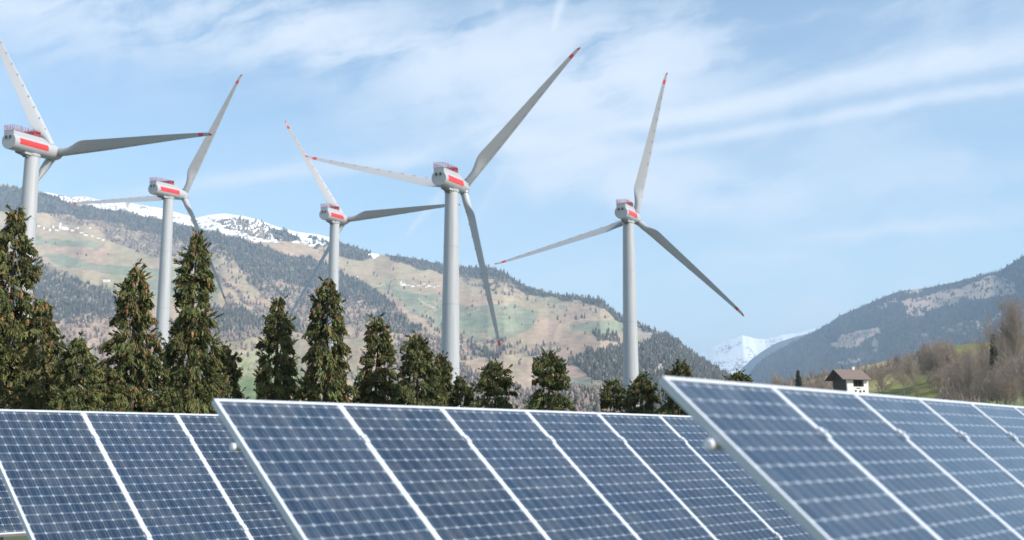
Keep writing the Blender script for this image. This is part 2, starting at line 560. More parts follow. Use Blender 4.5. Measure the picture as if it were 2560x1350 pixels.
SKY_A = [(-900, 400), (-500, 430), (-200, 455), (0, 461), (30, 466), (60, 470), (112, 480), (140, 486), (175, 492), (215, 492), (260, 503), (310, 505),
         (350, 512), (400, 520), (450, 534), (490, 545), (520, 538), (560, 534), (610, 541), (650, 551), (690, 567), (740, 580), (790, 586), (825, 594),
         (850, 606), (900, 622), (935, 634), (960, 638), (1000, 641), (1050, 649), (1110, 662), (1160, 670), (1220, 667), (1260, 680), (1285, 700),
         (1310, 712), (1370, 732), (1440, 742), (1500, 748), (1520, 765), (1545, 787), (1600, 812), (1660, 835), (1690, 851), (1725, 882), (1765, 908),
         (1800, 930), (1840, 955), (1900, 1005), (1960, 1075), (2050, 1150)]
SNOW_LO = [(812, 612), (760, 612), (700, 606), (640, 604), (560, 583), (470, 563), (400, 545), (320, 527), (250, 520), (180, 508), (112, 484)]
REG_A = [
    ('dry2', [(90, 690), (560, 690), (560, 760), (300, 760)]),
    ('green', [(60, 588), (250, 606), (250, 624), (60, 606)]),
    ('green', [(90, 640), (150, 636), (260, 664), (400, 672), (480, 664), (480, 690), (300, 690), (180, 672)]),
    ('green', [(300, 706), (500, 690), (560, 720), (520, 745), (380, 735)]),
    ('green', [(590, 840), (720, 800), (900, 840), (940, 880), (800, 900), (640, 880)], 0.55),
    ('green', [(985, 728), (1090, 735), (1150, 765), (1280, 762), (1350, 780), (1335, 808), (1290, 842), (1230, 856), (1150, 845), (1100, 820), (1020, 780)]),
    ('green', [(880, 700), (1000, 715), (1010, 735), (900, 725)], 0.5),
    ('green', [(1425, 812), (1480, 800), (1560, 806), (1560, 832), (1500, 836), (1430, 830)]),
    ('green', [(1340, 700), (1420, 745), (1330, 742)], 0.4),
    ('green', [(1390, 950), (1480, 945), (1510, 1000), (1420, 1010), (1390, 985)]),
    ('bright', [(560, 900), (640, 878), (760, 890), (760, 960), (640, 1040), (560, 1040)]),
    ('green', [(870, 930), (980, 925), (1000, 980), (900, 1000)]),
    ('scree', [(1040, 748), (1046, 746), (1118, 792), (1112, 796)], 0.6),
    ('scree', [(1280, 950), (1330, 940), (1335, 1040), (1270, 1040)], 0.7),
    # woods
    ('conifer', [(-900, 470), (0, 468), (60, 470), (112, 486), (200, 515), (320, 529), (400, 547), (470, 565), (560, 586), (650, 612), (720, 635), (790, 650), (830, 668),
                 (900, 705), (960, 742), (1000, 772), (960, 775), (900, 760), (850, 745), (790, 730), (740, 715), (690, 700), (640, 690), (590, 660),
                 (520, 635), (440, 600), (350, 578), (250, 552), (180, 540), (90, 530), (0, 530), (-900, 560)]),
    ('bare', [(120, 535), (250, 552), (350, 578), (440, 598), (520, 635), (590, 655), (640, 690), (700, 700), (790, 728), (900, 758), (1000, 775), (1030, 800),
              (900, 830), (800, 800), (700, 790), (640, 780), (590, 735), (520, 690), (470, 660), (400, 650), (330, 622), (270, 600), (240, 560), (150, 560)], 0.80),
    ('conifer', [(420, 600), (560, 640), (650, 690), (800, 740), (960, 775), (900, 800), (760, 770), (640, 740), (520, 680)], 0.35),
    ('bare', [(560, 730), (640, 780), (760, 800), (900, 840), (880, 860), (760, 860), (640, 830), (560, 790)], 0.55),
    ('bare', [(60, 640), (110, 650), (300, 760), (340, 830), (260, 920), (60, 940)], 0.7),
    ('conifer', [(80, 650), (140, 690), (220, 700), (300, 745), (290, 810), (160, 815), (70, 780)], 0.85),
    ('bare', [(240, 790), (420, 800), (560, 780), (600, 860), (560, 920), (240, 940)], 0.7),
    ('conifer', [(520, 775), (600, 768), (660, 800), (740, 790), (770, 830), (650, 838), (560, 825)], 0.9),
    ('bare', [(580, 830), (700, 810), (760, 830), (700, 880), (600, 890)], 0.7),
    ('conifer', [(900, 788), (960, 775), (1020, 800), (1066, 826), (1030, 842), (940, 826)], 0.85),
    ('bare', [(960, 850), (1100, 815), (1170, 860), (1260, 900), (1310, 950), (1310, 1060), (960, 1060), (960, 900)], 0.55),
    ('conifer', [(1172, 862), (1215, 868), (1250, 895), (1230, 905), (1180, 888)], 0.9),
    ('bare', [(1300, 985), (1390, 960), (1520, 990), (1640, 1010), (1640, 1070), (1300, 1070)], 0.8),
    ('bare', [(1150, 810), (1190, 850), (1260, 850), (1330, 880), (1260, 890), (1180, 860)], 0.35),
    ('conifer', [(1420, 905), (1470, 880), (1530, 868), (1590, 872), (1625, 850), (1660, 836), (1690, 849), (1725, 880), (1765, 906), (1800, 930), (1840, 952),
                 (1960, 1070), (1640, 1060), (1570, 985), (1480, 945)]),
    ('scree', [(1632, 935), (1655, 905), (1672, 900), (1668, 915), (1648, 945)], 0.8),
    ('conifer', [(1470, 830), (1545, 838), (1548, 860), (1500, 852)], 0.85),
    ('conifer', [(1350, 765), (1440, 780), (1500, 800), (1440, 805)], 0.12),
    ('conifer', [(1160, 690), (1330, 720), (1420, 770), (1200, 740)], 0.06),
    ('bare', [(1250, 850), (1420, 860), (1430, 920), (1300, 930)], 0.25),
    ('dry', [(530, 600), (580, 640), (640, 730), (720, 770), (700, 790), (620, 750), (560, 700), (520, 640)], 0.62),
    ('dry', [(860, 700), (930, 770), (980, 790), (1000, 850), (900, 850), (800, 830), (860, 800)], 0.22),
    ('dry2', [(560, 860), (700, 830), (900, 850), (980, 880), (960, 940), (760, 960), (560, 940)], 0.55),
    ('dry', [(130, 800), (250, 790), (330, 830), (330, 900), (200, 900), (140, 860)], 0.45),
    ('dry', [(1150, 900), (1330, 890), (1400, 930), (1380, 980), (1230, 960)], 0.6),
    ('bare', [(1150, 688), (1300, 702), (1420, 745), (1440, 772), (1300, 745), (1170, 715)], 0.32),
    ('green', [(1330, 735), (1500, 768), (1550, 805), (1400, 792)], 0.35),
    ('dry', [(1000, 735), (1100, 745), (1350, 785), (1230, 850), (1100, 815)], 0.16),
    ('bare', [(1040, 790), (1090, 800), (1150, 830), (1200, 860), (1180, 868), (1100, 830)], 0.5),
    ('green', [(640, 660), (860, 690), (1000, 720), (1090, 700), (900, 660)], 0.10),
    # skyline belt of conifers
    ('conifer', [(825, 592), (860, 606), (925, 628), (940, 640), (900, 648), (840, 638)]),
    ('conifer', [(950, 634), (1040, 641), (1110, 656), (1180, 664), (1230, 662), (1265, 680), (1300, 708), (1270, 708), (1180, 690), (1090, 680), (1000, 660)]),
    ('conifer', [(1230, 662), (1262, 680), (1310, 712), (1370, 730), (1460, 742), (1505, 748), (1545, 786), (1600, 812), (1660, 836), (1640, 842), (1540, 800), (1505, 768), (1460, 756), (1370, 745), (1290, 725)]),
    ('rock', [(1600, 820), (1650, 838), (1630, 850), (1590, 840)], 0.7),
    # snow fields
    ('snow', [(112, 470), (200, 470), (500, 500), (620, 520), (830, 575), (830, 596)] + SNOW_LO),
    ('rock', [(112, 470), (200, 470), (500, 500), (620, 520), (830, 575), (830, 596)] + SNOW_LO, 0.10),
    ('rock', [(120, 486), (330, 508), (500, 548), (640, 590), (640, 606), (560, 585), (400, 547), (250, 522)], 0.30),
    ('bare', [(535, 552), (600, 545), (655, 556), (705, 578), (726, 604), (690, 608), (630, 590), (565, 570)], 0.75),
    ('conifer', [(665, 572), (705, 572), (745, 592), (760, 608), (700, 600)], 0.9),
    ('dry', [(690, 600), (760, 606), (830, 596), (830, 612), (730, 616)], 0.5),
    ('conifer', [(760, 588), (830, 600), (830, 630), (780, 620)], 0.42),
    ('snow', [(916, 634), (930, 630), (950, 638), (946, 642), (928, 641)]),
]
hillA = Hill('hills', SKY_A, [(-900, 5400), (0, 5000), (800, 4600), (1200, 4200), (1540, 3400), (1840, 2600), (2050, 2300)], 760,
             1250, 420, 11, 'dry', REG_A, 46.0, 13, gexp=0.92, mat_scale=0.02, amp=0.32)

SKY_B = [(1780, 1060), (1830, 990), (1872, 940), (1888, 915), (1908, 897), (1950, 872), (1990, 853), (2030, 832), (2072, 811), (2100, 790), (2160, 765), (2230, 735), (2262, 727), (2320, 720),
         (2400, 703), (2450, 690), (2500, 678), (2525, 662), (2560, 640), (2620, 605), (2800, 540), (3100, 480), (3500, 450)]
REG_B = [
    ('heath', [(2078, 858), (2118, 832), (2190, 822), (2202, 834), (2165, 848), (2152, 868), (2090, 872)], 0.9),
    ('green', [(2130, 838), (2180, 830), (2170, 846), (2130, 850)], 0.6),
    ('heath', [(2252, 752), (2330, 735), (2400, 718), (2480, 688), (2530, 700), (2548, 740), (2480, 746), (2400, 746), (2372, 764), (2330, 775), (2292, 792), (2268, 786)], 0.80),
    ('heath', [(2188, 766), (2240, 744), (2244, 754), (2200, 770)], 0.8),
    ('green', [(2335, 752), (2400, 742), (2410, 758), (2350, 768)], 0.6),
    ('green', [(2345, 822), (2400, 808), (2445, 818), (2410, 836), (2360, 832)], 0.5),
    ('green', [(2308, 830), (2324, 824), (2324, 846), (2310, 846)], 0.8),
    ('heath', [(2400, 800), (2470, 800), (2520, 760), (2600, 756), (2600, 766), (2520, 780), (2450, 830)], 0.30),
    ('heath', [(2265, 722), (2310, 722), (2300, 736), (2270, 738)], 0.7),
    ('rock', [(2180, 845), (2196, 855), (2190, 880), (2180, 880)], 0.8),
    ('scree', [(2090, 900), (2150, 898), (2150, 912), (2090, 908)], 0.3),
]
hillB = Hill('mountain', SKY_B, [(1780, 6700), (2100, 6000), (2560, 5200), (3500, 4600)], 2600, 700, 330, 37, 'conifer', REG_B, 95.0, 12, length=620.0, gexp=1.0, mat_scale=0.012, amp=0.3)
SKY_D = [(1760, 1070), (1800, 990), (1848, 928), (1878, 899), (1908, 877), (1942, 857), (1985, 843), (2025, 834), (2060, 820), (2120, 800), (2300, 780), (2500, 800)]
hillD = Hill('mountain', SKY_D, [(1780, 9300), (2500, 9300)], 8200, 160, 90, 53, 'conifer', [], 70.0, 5, mat_scale=0.01, amp=0.25)
SKY_C = [(1420, 960), (1600, 935), (1690, 915), (1740, 889), (1765, 877), (1782, 868), (1805, 858), (1825, 849), (1842, 843), (1857, 838), (1872, 842), (1890, 847), (1912, 849),
         (1940, 842), (1958, 837), (1985, 834), (2042, 820), (2150, 800), (2400, 810)]
REG_C = [('rock', [(1700, 925), (1780, 905), (1840, 895), (1900, 880), (1980, 870), (1980, 960), (1650, 960)], 0.22),
         ('rock', [(1700, 945), (1860, 915), (1980, 900), (1980, 1060), (1650, 1060)], 0.5),
         ('rock', [(1790, 872), (1830, 858), (1850, 872), (1810, 884)], 0.10),
         ('rock', [(1760, 892), (1850, 852), (1858, 858), (1775, 905)], 0.22), ('rock', [(1862, 852), (1900, 900), (1880, 905), (1858, 870)], 0.3),
         ('rock', [(1880, 852), (1960, 846), (1960, 862), (1890, 866)], 0.2)]
hillC = Hill('mountain', SKY_C, [(1420, 11200), (2400, 11200)], 9700, 560, 240, 71, 'snow', REG_C, 100.0, 9, mat_scale=0.004, amp=0.12, length=650.0, jag=0.0010)

# near hillside on the right with the hut
SKY_E = [(1790, 1090), (1850, 1000), (1900, 975), (1960, 958), (2060, 936), (2130, 921), (2200, 905), (2260, 896), (2330, 872), (2400, 862), (2480, 855), (2560, 838), (2700, 812), (3000, 800), (3400, 800)]
REG_E = [
    ('grass', [(2135, 968), (2240, 930), (2345, 938), (2360, 1000), (2135, 1040)]),
    ('grass', [(2385, 858), (2505, 852), (2495, 896), (2390, 896)]),
    ('bright', [(2430, 1012), (2530, 980), (2700, 960), (2700, 1060), (2400, 1060)]),
    ('straw', [(2000, 960), (2080, 935), (2230, 898), (2235, 908), (2100, 945)]),
    ('straw', [(2140, 975), (2240, 940), (2260, 944), (2180, 975)], 0.6),
]
hillE = Hill('hillside', SKY_E, [(1790, 430), (2560, 420), (3400, 420)], 140, 420, 150, 91, 'brush', REG_E, 1.6, 5, e0=-0.014, gexp=1.0, mat_scale=0.35, amp=0.3)

# valley floor: one sheet
gm, gn, gb = mat('valley_grass')
gt = gn.new('ShaderNodeTexCoord')
g1 = gn.noise(gt.outputs['Object'], 0.06, 6, 0.6)
g2 = gn.noise(gt.outputs['Object'], 3.0, 6, 0.7)
gc = gn.mix(gn.ss(g1, 0.35, 0.65), (0.07, 0.085, 0.03, 1), (0.12, 0.105, 0.06, 1))
gc = gn.mix(gn.m('MULTIPLY', g2, 0.5), gc, (0.07, 0.09, 0.03, 1))
gn.l.new(gc, gb.inputs['Base Color'])
gb.inputs['Roughness'].default_value = 0.95
gn_ = 90
gx = np.sign(np.linspace(-1, 1, gn_)) * np.abs(np.linspace(-1, 1, gn_)) ** 3 * 11000
gy = np.concatenate([-np.linspace(1, 0, 20) ** 2 * 900, np.linspace(0, 1, gn_ + 1)[1:] ** 3 * 17000])
GX, GY = np.meshgrid(gx, gy, indexing='ij')
GZ = 0.05 * fbm(GX / 4, GY / 4, 3, 5)
gi = np.arange(GX.size).reshape(GX.shape)
setting(link('ground', quick_mesh('ground', np.stack([GX, GY, GZ], -1).reshape(-1, 3),
        np.stack([gi[:-1, :-1], gi[1:, :-1], gi[1:, 1:], gi[:-1, 1:]], -1).reshape(-1, 4), gm, smooth=True)))

# ------------------------------------------------------------------ far woods: uncountable masses
rng = np.random.default_rng(7)
far_mat = attr_mat('far_wood', 0.95, 0.25, 0.3, 0.05)


def cone_wood(name, P, hgt, colr, kind='conifer', jitter=0.3):
    """many small trees in one mesh: ragged two-tier cones or upright bare crowns"""
    n = len(P)
    k = 6
    ang = np.linspace(0, 2 * np.pi, k, endpoint=False)[None, :] + rng.random((n, 1)) * 6.28
    if kind == 'conifer':
        prof = [(0.02, 0.19), (0.48, 0.13), (0.46, 0.17), (1.0, 0.004)]
    else:
        prof = [(0.0, 0.05), (0.35, 0.26), (0.72, 0.24), (1.0, 0.03)]
    V, nr = [], len(prof)
    for h, r in prof:
        rr = r * hgt[:, None] * (1 + jitter * (rng.random((n, k)) - 0.5) * 2)
        zz = h * hgt[:, None] * (1 + 0.10 * (rng.random((n, k)) - 0.5))
        V.append(np.stack([P[:, 0:1] + rr * np.cos(ang), P[:, 1:2] + rr * np.sin(ang), P[:, 2:3] + zz - 0.4], -1))
    V = np.stack(V, 1).reshape(n, nr * k, 3)
    q = []
    for i in range(nr - 1):
        for j in range(k):
            q.append((i * k + j, i * k + (j + 1) % k, (i + 1) * k + (j + 1) % k, (i + 1) * k + j))
    q = np.array(q)
    Fq = (q[None] + (np.arange(n) * nr * k)[:, None, None]).reshape(-1, 4)
    c = np.repeat(colr[:, None, :], nr * k, 1).reshape(-1, 3)
    return setting(link(name, quick_mesh(name, V.reshape(-1, 3), Fq, far_mat, c)), 'stuff')


def tint(n, base, var):
    b = np.array(base)[None] * (1 + var * (rng.random((n, 1)) - 0.5) * 2)
    return b * (1 + 0.12 * (rng.random((n, 3)) - 0.5))


P, X, Y = hillA.scatter(rng, 150000, {'conifer': 0.36, 'bare': 0.035, 'dry': 0.0015, 'green': 0.001})
P = np.vstack([P]); n = len(P)
cone_wood('far_conifer_forest', P, 9 + 9 * rng.random(n) ** 1.5, tint(n, (0.090, 0.088, 0.068), 0.30))
P, X, Y = hillA.scatter(rng, 110000, {'bare': 0.36, 'conifer': 0.12, 'dry': 0.006, 'dry2': 0.010, 'green': 0.006})
n = len(P)
cone_wood('far_bare_woodland', P, 6 + 7 * rng.random(n), tint(n, (0.215, 0.168, 0.135), 0.30), 'bare')
P, X, Y = hillB.scatter(rng, 80000, {'conifer': 0.36, 'heath': 0.012})
n = len(P)
cone_wood('far_conifer_forest', P, 9 + 8 * rng.random(n), tint(n, (0.084, 0.092, 0.088), 0.28))
P, X, Y = hillE.scatter(rng, 9000, {'brush': 0.9, 'grass': 0.01, 'straw': 0.03})
n = len(P)


def twig_stuff(name, P, rngl):
    """leafless undergrowth: fans of thin twigs"""
    n, k = len(P), 16
    h = 1.2 + 2.4 * rngl.random((n, 1))
    a = rngl.random((n, k)) * 6.283
    lean = 0.15 + 0.75 * rngl.random((n, k))
    base = P[:, None, :] + np.stack([0.5 * np.cos(a * 3), 0.5 * np.sin(a * 3), np.full((n, k), -0.15)], -1) * rngl.random((n, k, 1))
    L = h * (0.55 + 0.6 * rngl.random((n, k)))
    d = np.stack([np.cos(a) * lean, np.sin(a) * lean, np.ones((n, k))], -1)
    tip = base + d * L[..., None]
    wdt = 0.035 + 0.03 * rngl.random((n, k, 1))
    sd = np.stack([-np.sin(a), np.cos(a), np.zeros((n, k))], -1)
    V = np.stack([base - sd * wdt, base + sd * wdt, tip + sd * wdt * 0.4, tip - sd * wdt * 0.4], 2).reshape(-1, 3)
    Fq = np.arange(len(V)).reshape(-1, 4)
    c = np.repeat(tint(n, (0.30, 0.245, 0.195), 0.40), k * 4, 0)
    return setting(link(name, quick_mesh(name, V, Fq, far_mat, c)), 'stuff')


keep = ~((X > 2140) & (X < 2345) & (np.hypot(P[:, 0], P[:, 1]) < 315))
twig_stuff('bare_undergrowth', P[keep], rng)

# ------------------------------------------------------------------ far villages
plaster = paint_mat('house_plaster', (0.74, 0.71, 0.65), 0.8, 0.08, 0.3)
tiles = paint_mat('roof_tiles', (0.27, 0.20, 0.17), 0.8, 0.2, 1.5)
slate = paint_mat('roof_slate', (0.30, 0.29, 0.29), 0.7, 0.15, 1.5)
timber = paint_mat('weathered_timber', (0.085, 0.065, 0.05), 0.85, 0.3, 2.0)


def house_meshes(w_, d_, h_, roof, name):
    b = MB().box((0, 0, h_ / 2 - 2), (w_, d_, h_ + 4))
    # gable triangles
    b.add([(-w_ / 2, -d_ / 2, h_), (-w_ / 2, d_ / 2, h_), (-w_ / 2, 0, h_ + d_ * 0.32), (w_ / 2, -d_ / 2, h_), (w_ / 2, d_ / 2, h_), (w_ / 2, 0, h_ + d_ * 0.32)],
          [(0, 2, 1), (3, 4, 5)])
    r = MB()
    e, t = 0.7, 0.3
    for s in (-1, 1):
        p = [(-w_ / 2 - e, s * (d_ / 2 + e), h_ - e * 0.64 + 0.02), (w_ / 2 + e, s * (d_ / 2 + e), h_ - e * 0.64 + 0.02), (w_ / 2 + e, 0, h_ + d_ * 0.32 + 0.02), (-w_ / 2 - e, 0, h_ + d_ * 0.32 + 0.02)]
        r.add(p + [(x, y, z + t) for x, y, z in p], [(0, 1, 2, 3), (7, 6, 5, 4), (0, 4, 5, 1), (1, 5, 6, 2), (3, 7, 4, 0)])
    return b.mesh(name + '_wall', plaster), r.mesh(name + '_roof', roof)


HM = [house_meshes(13, 10, 7, tiles, 'house_a'), house_meshes(10, 9, 8, slate, 'house_b'), house_meshes(17, 11, 6, tiles, 'house_c')]
VILL = [(96, 566), (108, 572), (122, 577), (131, 569), (142, 577), (167, 574), (181, 578), (192, 572), (204, 583), (214, 589), (222, 571), (231, 592), (246, 597), (258, 602)]
VIL2 = [(1020, 714), (1031, 717), (1046, 715), (1062, 719), (1072, 716), (1084, 719), (1094, 716), (1058, 711)]


def place_house(px, py, k, rz, label, group=None, sc=1.0):
    p = hillA.at(px, py)
    o = empty('house', (p[0], p[1], p[2]), rz)
    o.scale = (sc, sc, sc)
    tag(o, label, 'house', group)
    link('wall', HM[k][0], o)
    link('roof', HM[k][1], o)
    return o


hr = random.Random(4)
for i, (x, y) in enumerate(VILL):
    place_house(x, y, hr.randrange(3), rad(hr.choice((-25, -5, 15, 70))), 'small white house in the village high on the slope between the two leftmost towers', 'houses of the high village on the left', 0.72 + 0.2 * hr.random())
for i, (x, y) in enumerate(VIL2):
    place_house(x, y, hr.randrange(3), rad(hr.choice((-20, 0, 20, 80))), 'small white house in the hamlet on the green slope behind the fourth tower', 'houses of the hamlet on the middle slope', 0.68 + 0.2 * hr.random())
place_house(266, 704, 2, rad(10), 'lone white farmhouse on the terraced meadow below the high village', sc=1.1)
place_house(890, 697, 1, rad(-15), 'lone pale house at the edge of the dark forest right of the third tower', sc=1.1)


def church(px, py, label, sc):
    p = hillA.at(px, py)
    o = empty('church', p, rad(20))
    o.scale = (sc,) * 3
    tag(o, label, 'church')
    link('nave', MB().box((6, 0, 2), (16, 9, 12)).mesh('nave', plaster), o)
    r = MB()
    r.add([(-2, -5, 8), (14.6, -5, 8), (14.6, 5, 8), (-2, 5, 8), (-2, 0, 12.5), (14.6, 0, 12.5)], [(0, 1, 5, 4), (2, 3, 4, 5), (0, 4, 3), (1, 2, 5), (0, 3, 2, 1)])
    link('roof', r.mesh('church_roof', slate), o)
    link('bell_tower', MB().box((-5, 0, 7), (6, 6, 22)).mesh('bell_tower', plaster), o)
    link('spire', MB().box((-5, 0, 21.5), (6.4, 6.4, 7), taper=0.05).mesh('spire', slate), o)


church(155, 573, 'white village church with a pointed bell tower on the high left slope', 1.25)
church(1005, 714, 'pale chapel with a small spire at the left end of the middle hamlet', 0.85)

# ------------------------------------------------------------------ wind turbines
white = paint_mat('turbine_white', (0.385, 0.39, 0.405), 0.38, 0.035, 0.12, dirt=0.12)
redp = paint_mat('signal_red', (0.62, 0.035, 0.03), 0.42, 0.06, 0.4)
flange = paint_mat('flange_grey', (0.30, 0.305, 0.32), 0.5, 0.05, 0.5)
tower_w, tn, tb_ = mat('tower_white')
tt = tn.new('ShaderNodeTexCoord')
mp = tn.new('ShaderNodeMapping')
mp.inputs['Scale'].default_value = (1.1, 1.1, 0.035)
tn.l.new(tt.outputs['Object'], mp.inputs[0])
st_n = tn.noise(mp.outputs[0], 1.0, 6, 0.65)
tc_ = tn.mix(tn.ss(st_n, 0.42, 0.72), (0.392, 0.398, 0.412, 1), (0.325, 0.325, 0.325, 1))
tn.l.new(tc_, tb_.inputs['Base Color'])
tb_.inputs['Roughness'].default_value = 0.42
railred = paint_mat('railing_red', (0.42, 0.028, 0.03), 0.5, 0.08, 0.8)
wallred = paint_mat('deep_red', (0.30, 0.022, 0.022), 0.5, 0.1, 0.8)
dark = paint_mat('dark_grille', (0.02, 0.022, 0.03), 0.6, 0.1, 2.0)
seal = paint_mat('grey_seal', (0.16, 0.165, 0.18), 0.6, 0.1, 1.0)
R_BL = 80.0


def smst(x, a, b):
    t = min(max((x - a) / (b - a), 0), 1)
    return t * t * (3 - 2 * t)


def blade_mesh():
    b = MB()
    n = 28
    st = [2.4, 4, 6, 8, 9.5, 11, 12.5, 14, 16, 18, 21, 25, 30, 36, 42, 48, 54, 60, 65, 69, 72, 73.4, 75.6, 76.9, 78.4, 79.4, 80]
    rings = []
    for r in st:
        wgt = smst(r, 6.5, 16.5)
        ch = 5.9 - (r - 17) / 63 * 4.7 if r > 17 else 5.9
        if r > 77:
            ch *= max(0.12, math.sqrt(max(0.0, 1 - ((r - 77) / 3.05) ** 2)))
        le = 1.75 - 1.25 * smst(r, 10, 78)
        th = ch * (0.40 - 0.24 * smst(r, 14, 50))
        tw = rad(40 - 14 * smst(r, 12, 76))
        bend = -0.0
        ring = []
        for k in range(n):
            a = 2 * math.pi * k / n
            cx, cy = 1.72 * math.cos(a), 1.72 * math.sin(a)
            u = 0.5 * (1 + math.cos(a))                           # 1 at leading edge, 0 at trailing edge
            s = 1 if math.sin(a) >= 0 else -1
            ty = 5 * th * (0.2969 * math.sqrt(max(1 - u, 0)) - 0.126 * (1 - u) - 0.3516 * (1 - u) ** 2 + 0.2843 * (1 - u) ** 3 - 0.1015 * (1 - u) ** 4)
            ax, ayy = le - ch * (1 - u), s * ty * 0.5 + 0.02 * ch * math.sin(math.pi * u)
            px, pyy = cx * (1 - wgt) + ax * wgt, cy * (1 - wgt) + ayy * wgt
            x = px * math.cos(tw) - pyy * math.sin(tw)
            y = px * math.sin(tw) + pyy * math.cos(tw)
            ring.append((x, y + bend, r))
        rings.append(ring)
    b.loft(rings)
    # red bands near the tip
    for i in range(len(st) - 1):
        m_ = 0.5 * (st[i] + st[i + 1])
        if 73.4 < m_ < 75.6 or m_ > 78.0:
            for j in range(n):
                b.mi[i * n + j] = 1
    b.mi[-1] = 1
    # row of small lightning receptors along the leading half of both faces
    for r in range(12, 72, 6):
        le = 1.75 - 1.25 * smst(r, 10, 78)
        ch = 5.9 - (max(r, 17) - 17) / 63 * 4.7
        th = ch * (0.40 - 0.24 * smst(r, 14, 50))
        tw = rad(40 - 14 * smst(r, 12, 76))
        x0, y0 = le - 0.16 * ch, -th * 0.40
        x, y = x0 * math.cos(tw) - y0 * math.sin(tw), x0 * math.sin(tw) + y0 * math.cos(tw)
        b.box((x, y, r), (0.22, 0.30, 0.5), mi=2)
    return b.mesh('blade', [white, redp, seal], 40)


def ring_y(y, rx, rz, n=36, cz=0.0):
    return [(rx * math.cos(2 * math.pi * k / n), y, cz + rz * math.sin(2 * math.pi * k / n)) for k in range(n)]


def nacelle_meshes():
    """local frame: y towards the rotor, z up, origin above the tower axis"""
    d = {}
    b = MB()
    prof = [(-14.5, 3.25), (-14.35, 3.4), (-13.8, 3.42), (4, 3.42), (8, 3.38), (10, 3.2), (11.4, 2.9), (12.0, 2.7)]
    b.loft([ring_y(y, r, r) for y, r in prof])
    # flat-topped hump that carries the platform
    hx = 2.35
    b.loft([[(-hx, y, 1.9), (hx, y, 1.9), (hx * 0.98, y, zt), (-hx * 0.98, y, zt)] for y, zt in ((-14.42, 4.35), (-6, 4.35), (3.2, 4.35), (6.4, 3.2))])
    b.box((0, -2.0, -3.3), (3.2, 9.0, 1.3))
    d['nacelle'] = b.mesh('nacelle', white, 35)
    # red side panels hugging the curved flanks
    for s in (-1, 1):
        m = MB()
        rows = []
        for a in np.linspace(rad(-17), rad(26), 9):
            rows.append([(s * 3.455 * math.cos(a), y, 3.455 * math.sin(a)) for y in np.linspace(-11.8, 5.6, 5)])
        V = [p for r in rows for p in r]
        Fc = [(i * 5 + j, i * 5 + j + 1, (i + 1) * 5 + j + 1, (i + 1) * 5 + j) for i in range(8) for j in range(4)]
        m.add(V, Fc)
        d['panel%d' % s] = m.mesh('side_panel', redp, 60)
        m = MB().box((0, -14.56, 0), (0.95, 0.16, 1.25)).box((0, -14.62, 0.0), (1.1, 0.08, 0.12), mi=1)
        d['vent'] = m.mesh('vent', [dark, seal])
    # platform: deck, railing of posts and rails, solid red wind wall at its front end
    m = MB().box((0, -7.1, 4.44), (4.9, 14.6, 0.16))
    d['deck'] = m.mesh('deck', seal)
    m = MB()
    zt = 4.5
    for s in (-1, 1):
        for y in np.linspace(-14.3, -2.6, 8):
            m.tube((s * 2.4, y, zt), (s * 2.4, y, zt + 2.0), 0.085, n=5)
        for z in (0.7, 1.35, 2.0):
            m.tube((s * 2.4, -14.3, zt + z), (s * 2.4, -2.6, zt + z), 0.06, n=5)
    for x in np.linspace(-1.6, 1.6, 4):
        m.tube((x, -14.3, zt), (x, -14.3, zt + 2.0), 0.085, n=5)
    for z in (0.7, 1.35, 2.0):
        m.tube((-2.4, -14.3, zt + z), (2.4, -14.3, zt + z), 0.06, n=5)
    for y in (-10, -6):
        m.tube((2.4, y, zt), (2.4, y, zt + 2.5), 0.1, n=5)
    d['railing'] = m.mesh('railing', railred)
    m = MB()
    for s in (-1, 1):
        m.box((s * 2.42, -0.6, zt + 0.45), (0.14, 4.0, 0.9)).box((s * 2.42, -0.6, zt + 1.75), (0.14, 4.0, 0.35))
        for y in (-2.4, -1.0, 0.4):
            m.box((s * 2.42, y, zt + 1.2), (0.12, 0.3, 0.9))
    m.box((0, 1.45, zt + 1.0), (4.9, 0.16, 2.2))
    m.box((0, -2.7, zt + 0.8), (4.7, 0.12, 1.4))
    for y in (-2.2, -0.8, 0.6):
        m.box((0, y, zt + 2.06), (4.9, 0.22, 0.12))
    m.tube((1.6, 1.6, zt + 2), (1.6, 1.6, zt + 3.1), 0.06, n=5)
    d['wind_wall'] = m.mesh('wind_wall', wallred)
    # slewing ring and its side drives under the body
    m = MB().loft([[(r * math.cos(2 * math.pi * k / 32), r * math.sin(2 * math.pi * k / 32), z) for k in range(32)] for z, r in ((-4.35, 3.05), (-4.1, 3.2), (-3.2, 3.2))])
    d['yaw_ring'] = m.mesh('yaw_ring', white, 35)
    m = MB()
    m.tube((-1.1, -4.4, -4.2), (1.1, -4.4, -4.2), 0.75, n=14)
    m.tube((-1.0, -5.2, -3.9), (-1.0, -9.0, -3.4), 0.5, n=10)
    d['cable_box'] = m.mesh('cable_box', seal, 35)
    return d


def hub_mesh():
    b = MB()
    prof = [(-2.9, 2.5), (-2.4, 2.75), (-1.2, 2.95), (0.4, 2.95), (1.8, 2.6), (3.0, 1.9), (3.8, 1.0), (4.05, 0.15)]
    b.loft([ring_y(y, r, r, 30) for y, r in prof])
    return b.mesh('hub', white, 50)


def collar_mesh():
    b = MB()
    b.loft([[(r * math.cos(2 * math.pi * k / 26), r * math.sin(2 * math.pi * k / 26), z) for k in range(26)] for z, r in ((1.6, 1.95), (3.15, 1.95), (3.3, 1.8))])
    o = len(b.v)
    b.loft([[(r * math.cos(2 * math.pi * k / 26), r * math.sin(2 * math.pi * k / 26), z) for k in range(26)] for z, r in ((3.31, 1.86), (3.62, 1.86))], mi=1)
    return b.mesh('blade_collar', [white, seal], 40)


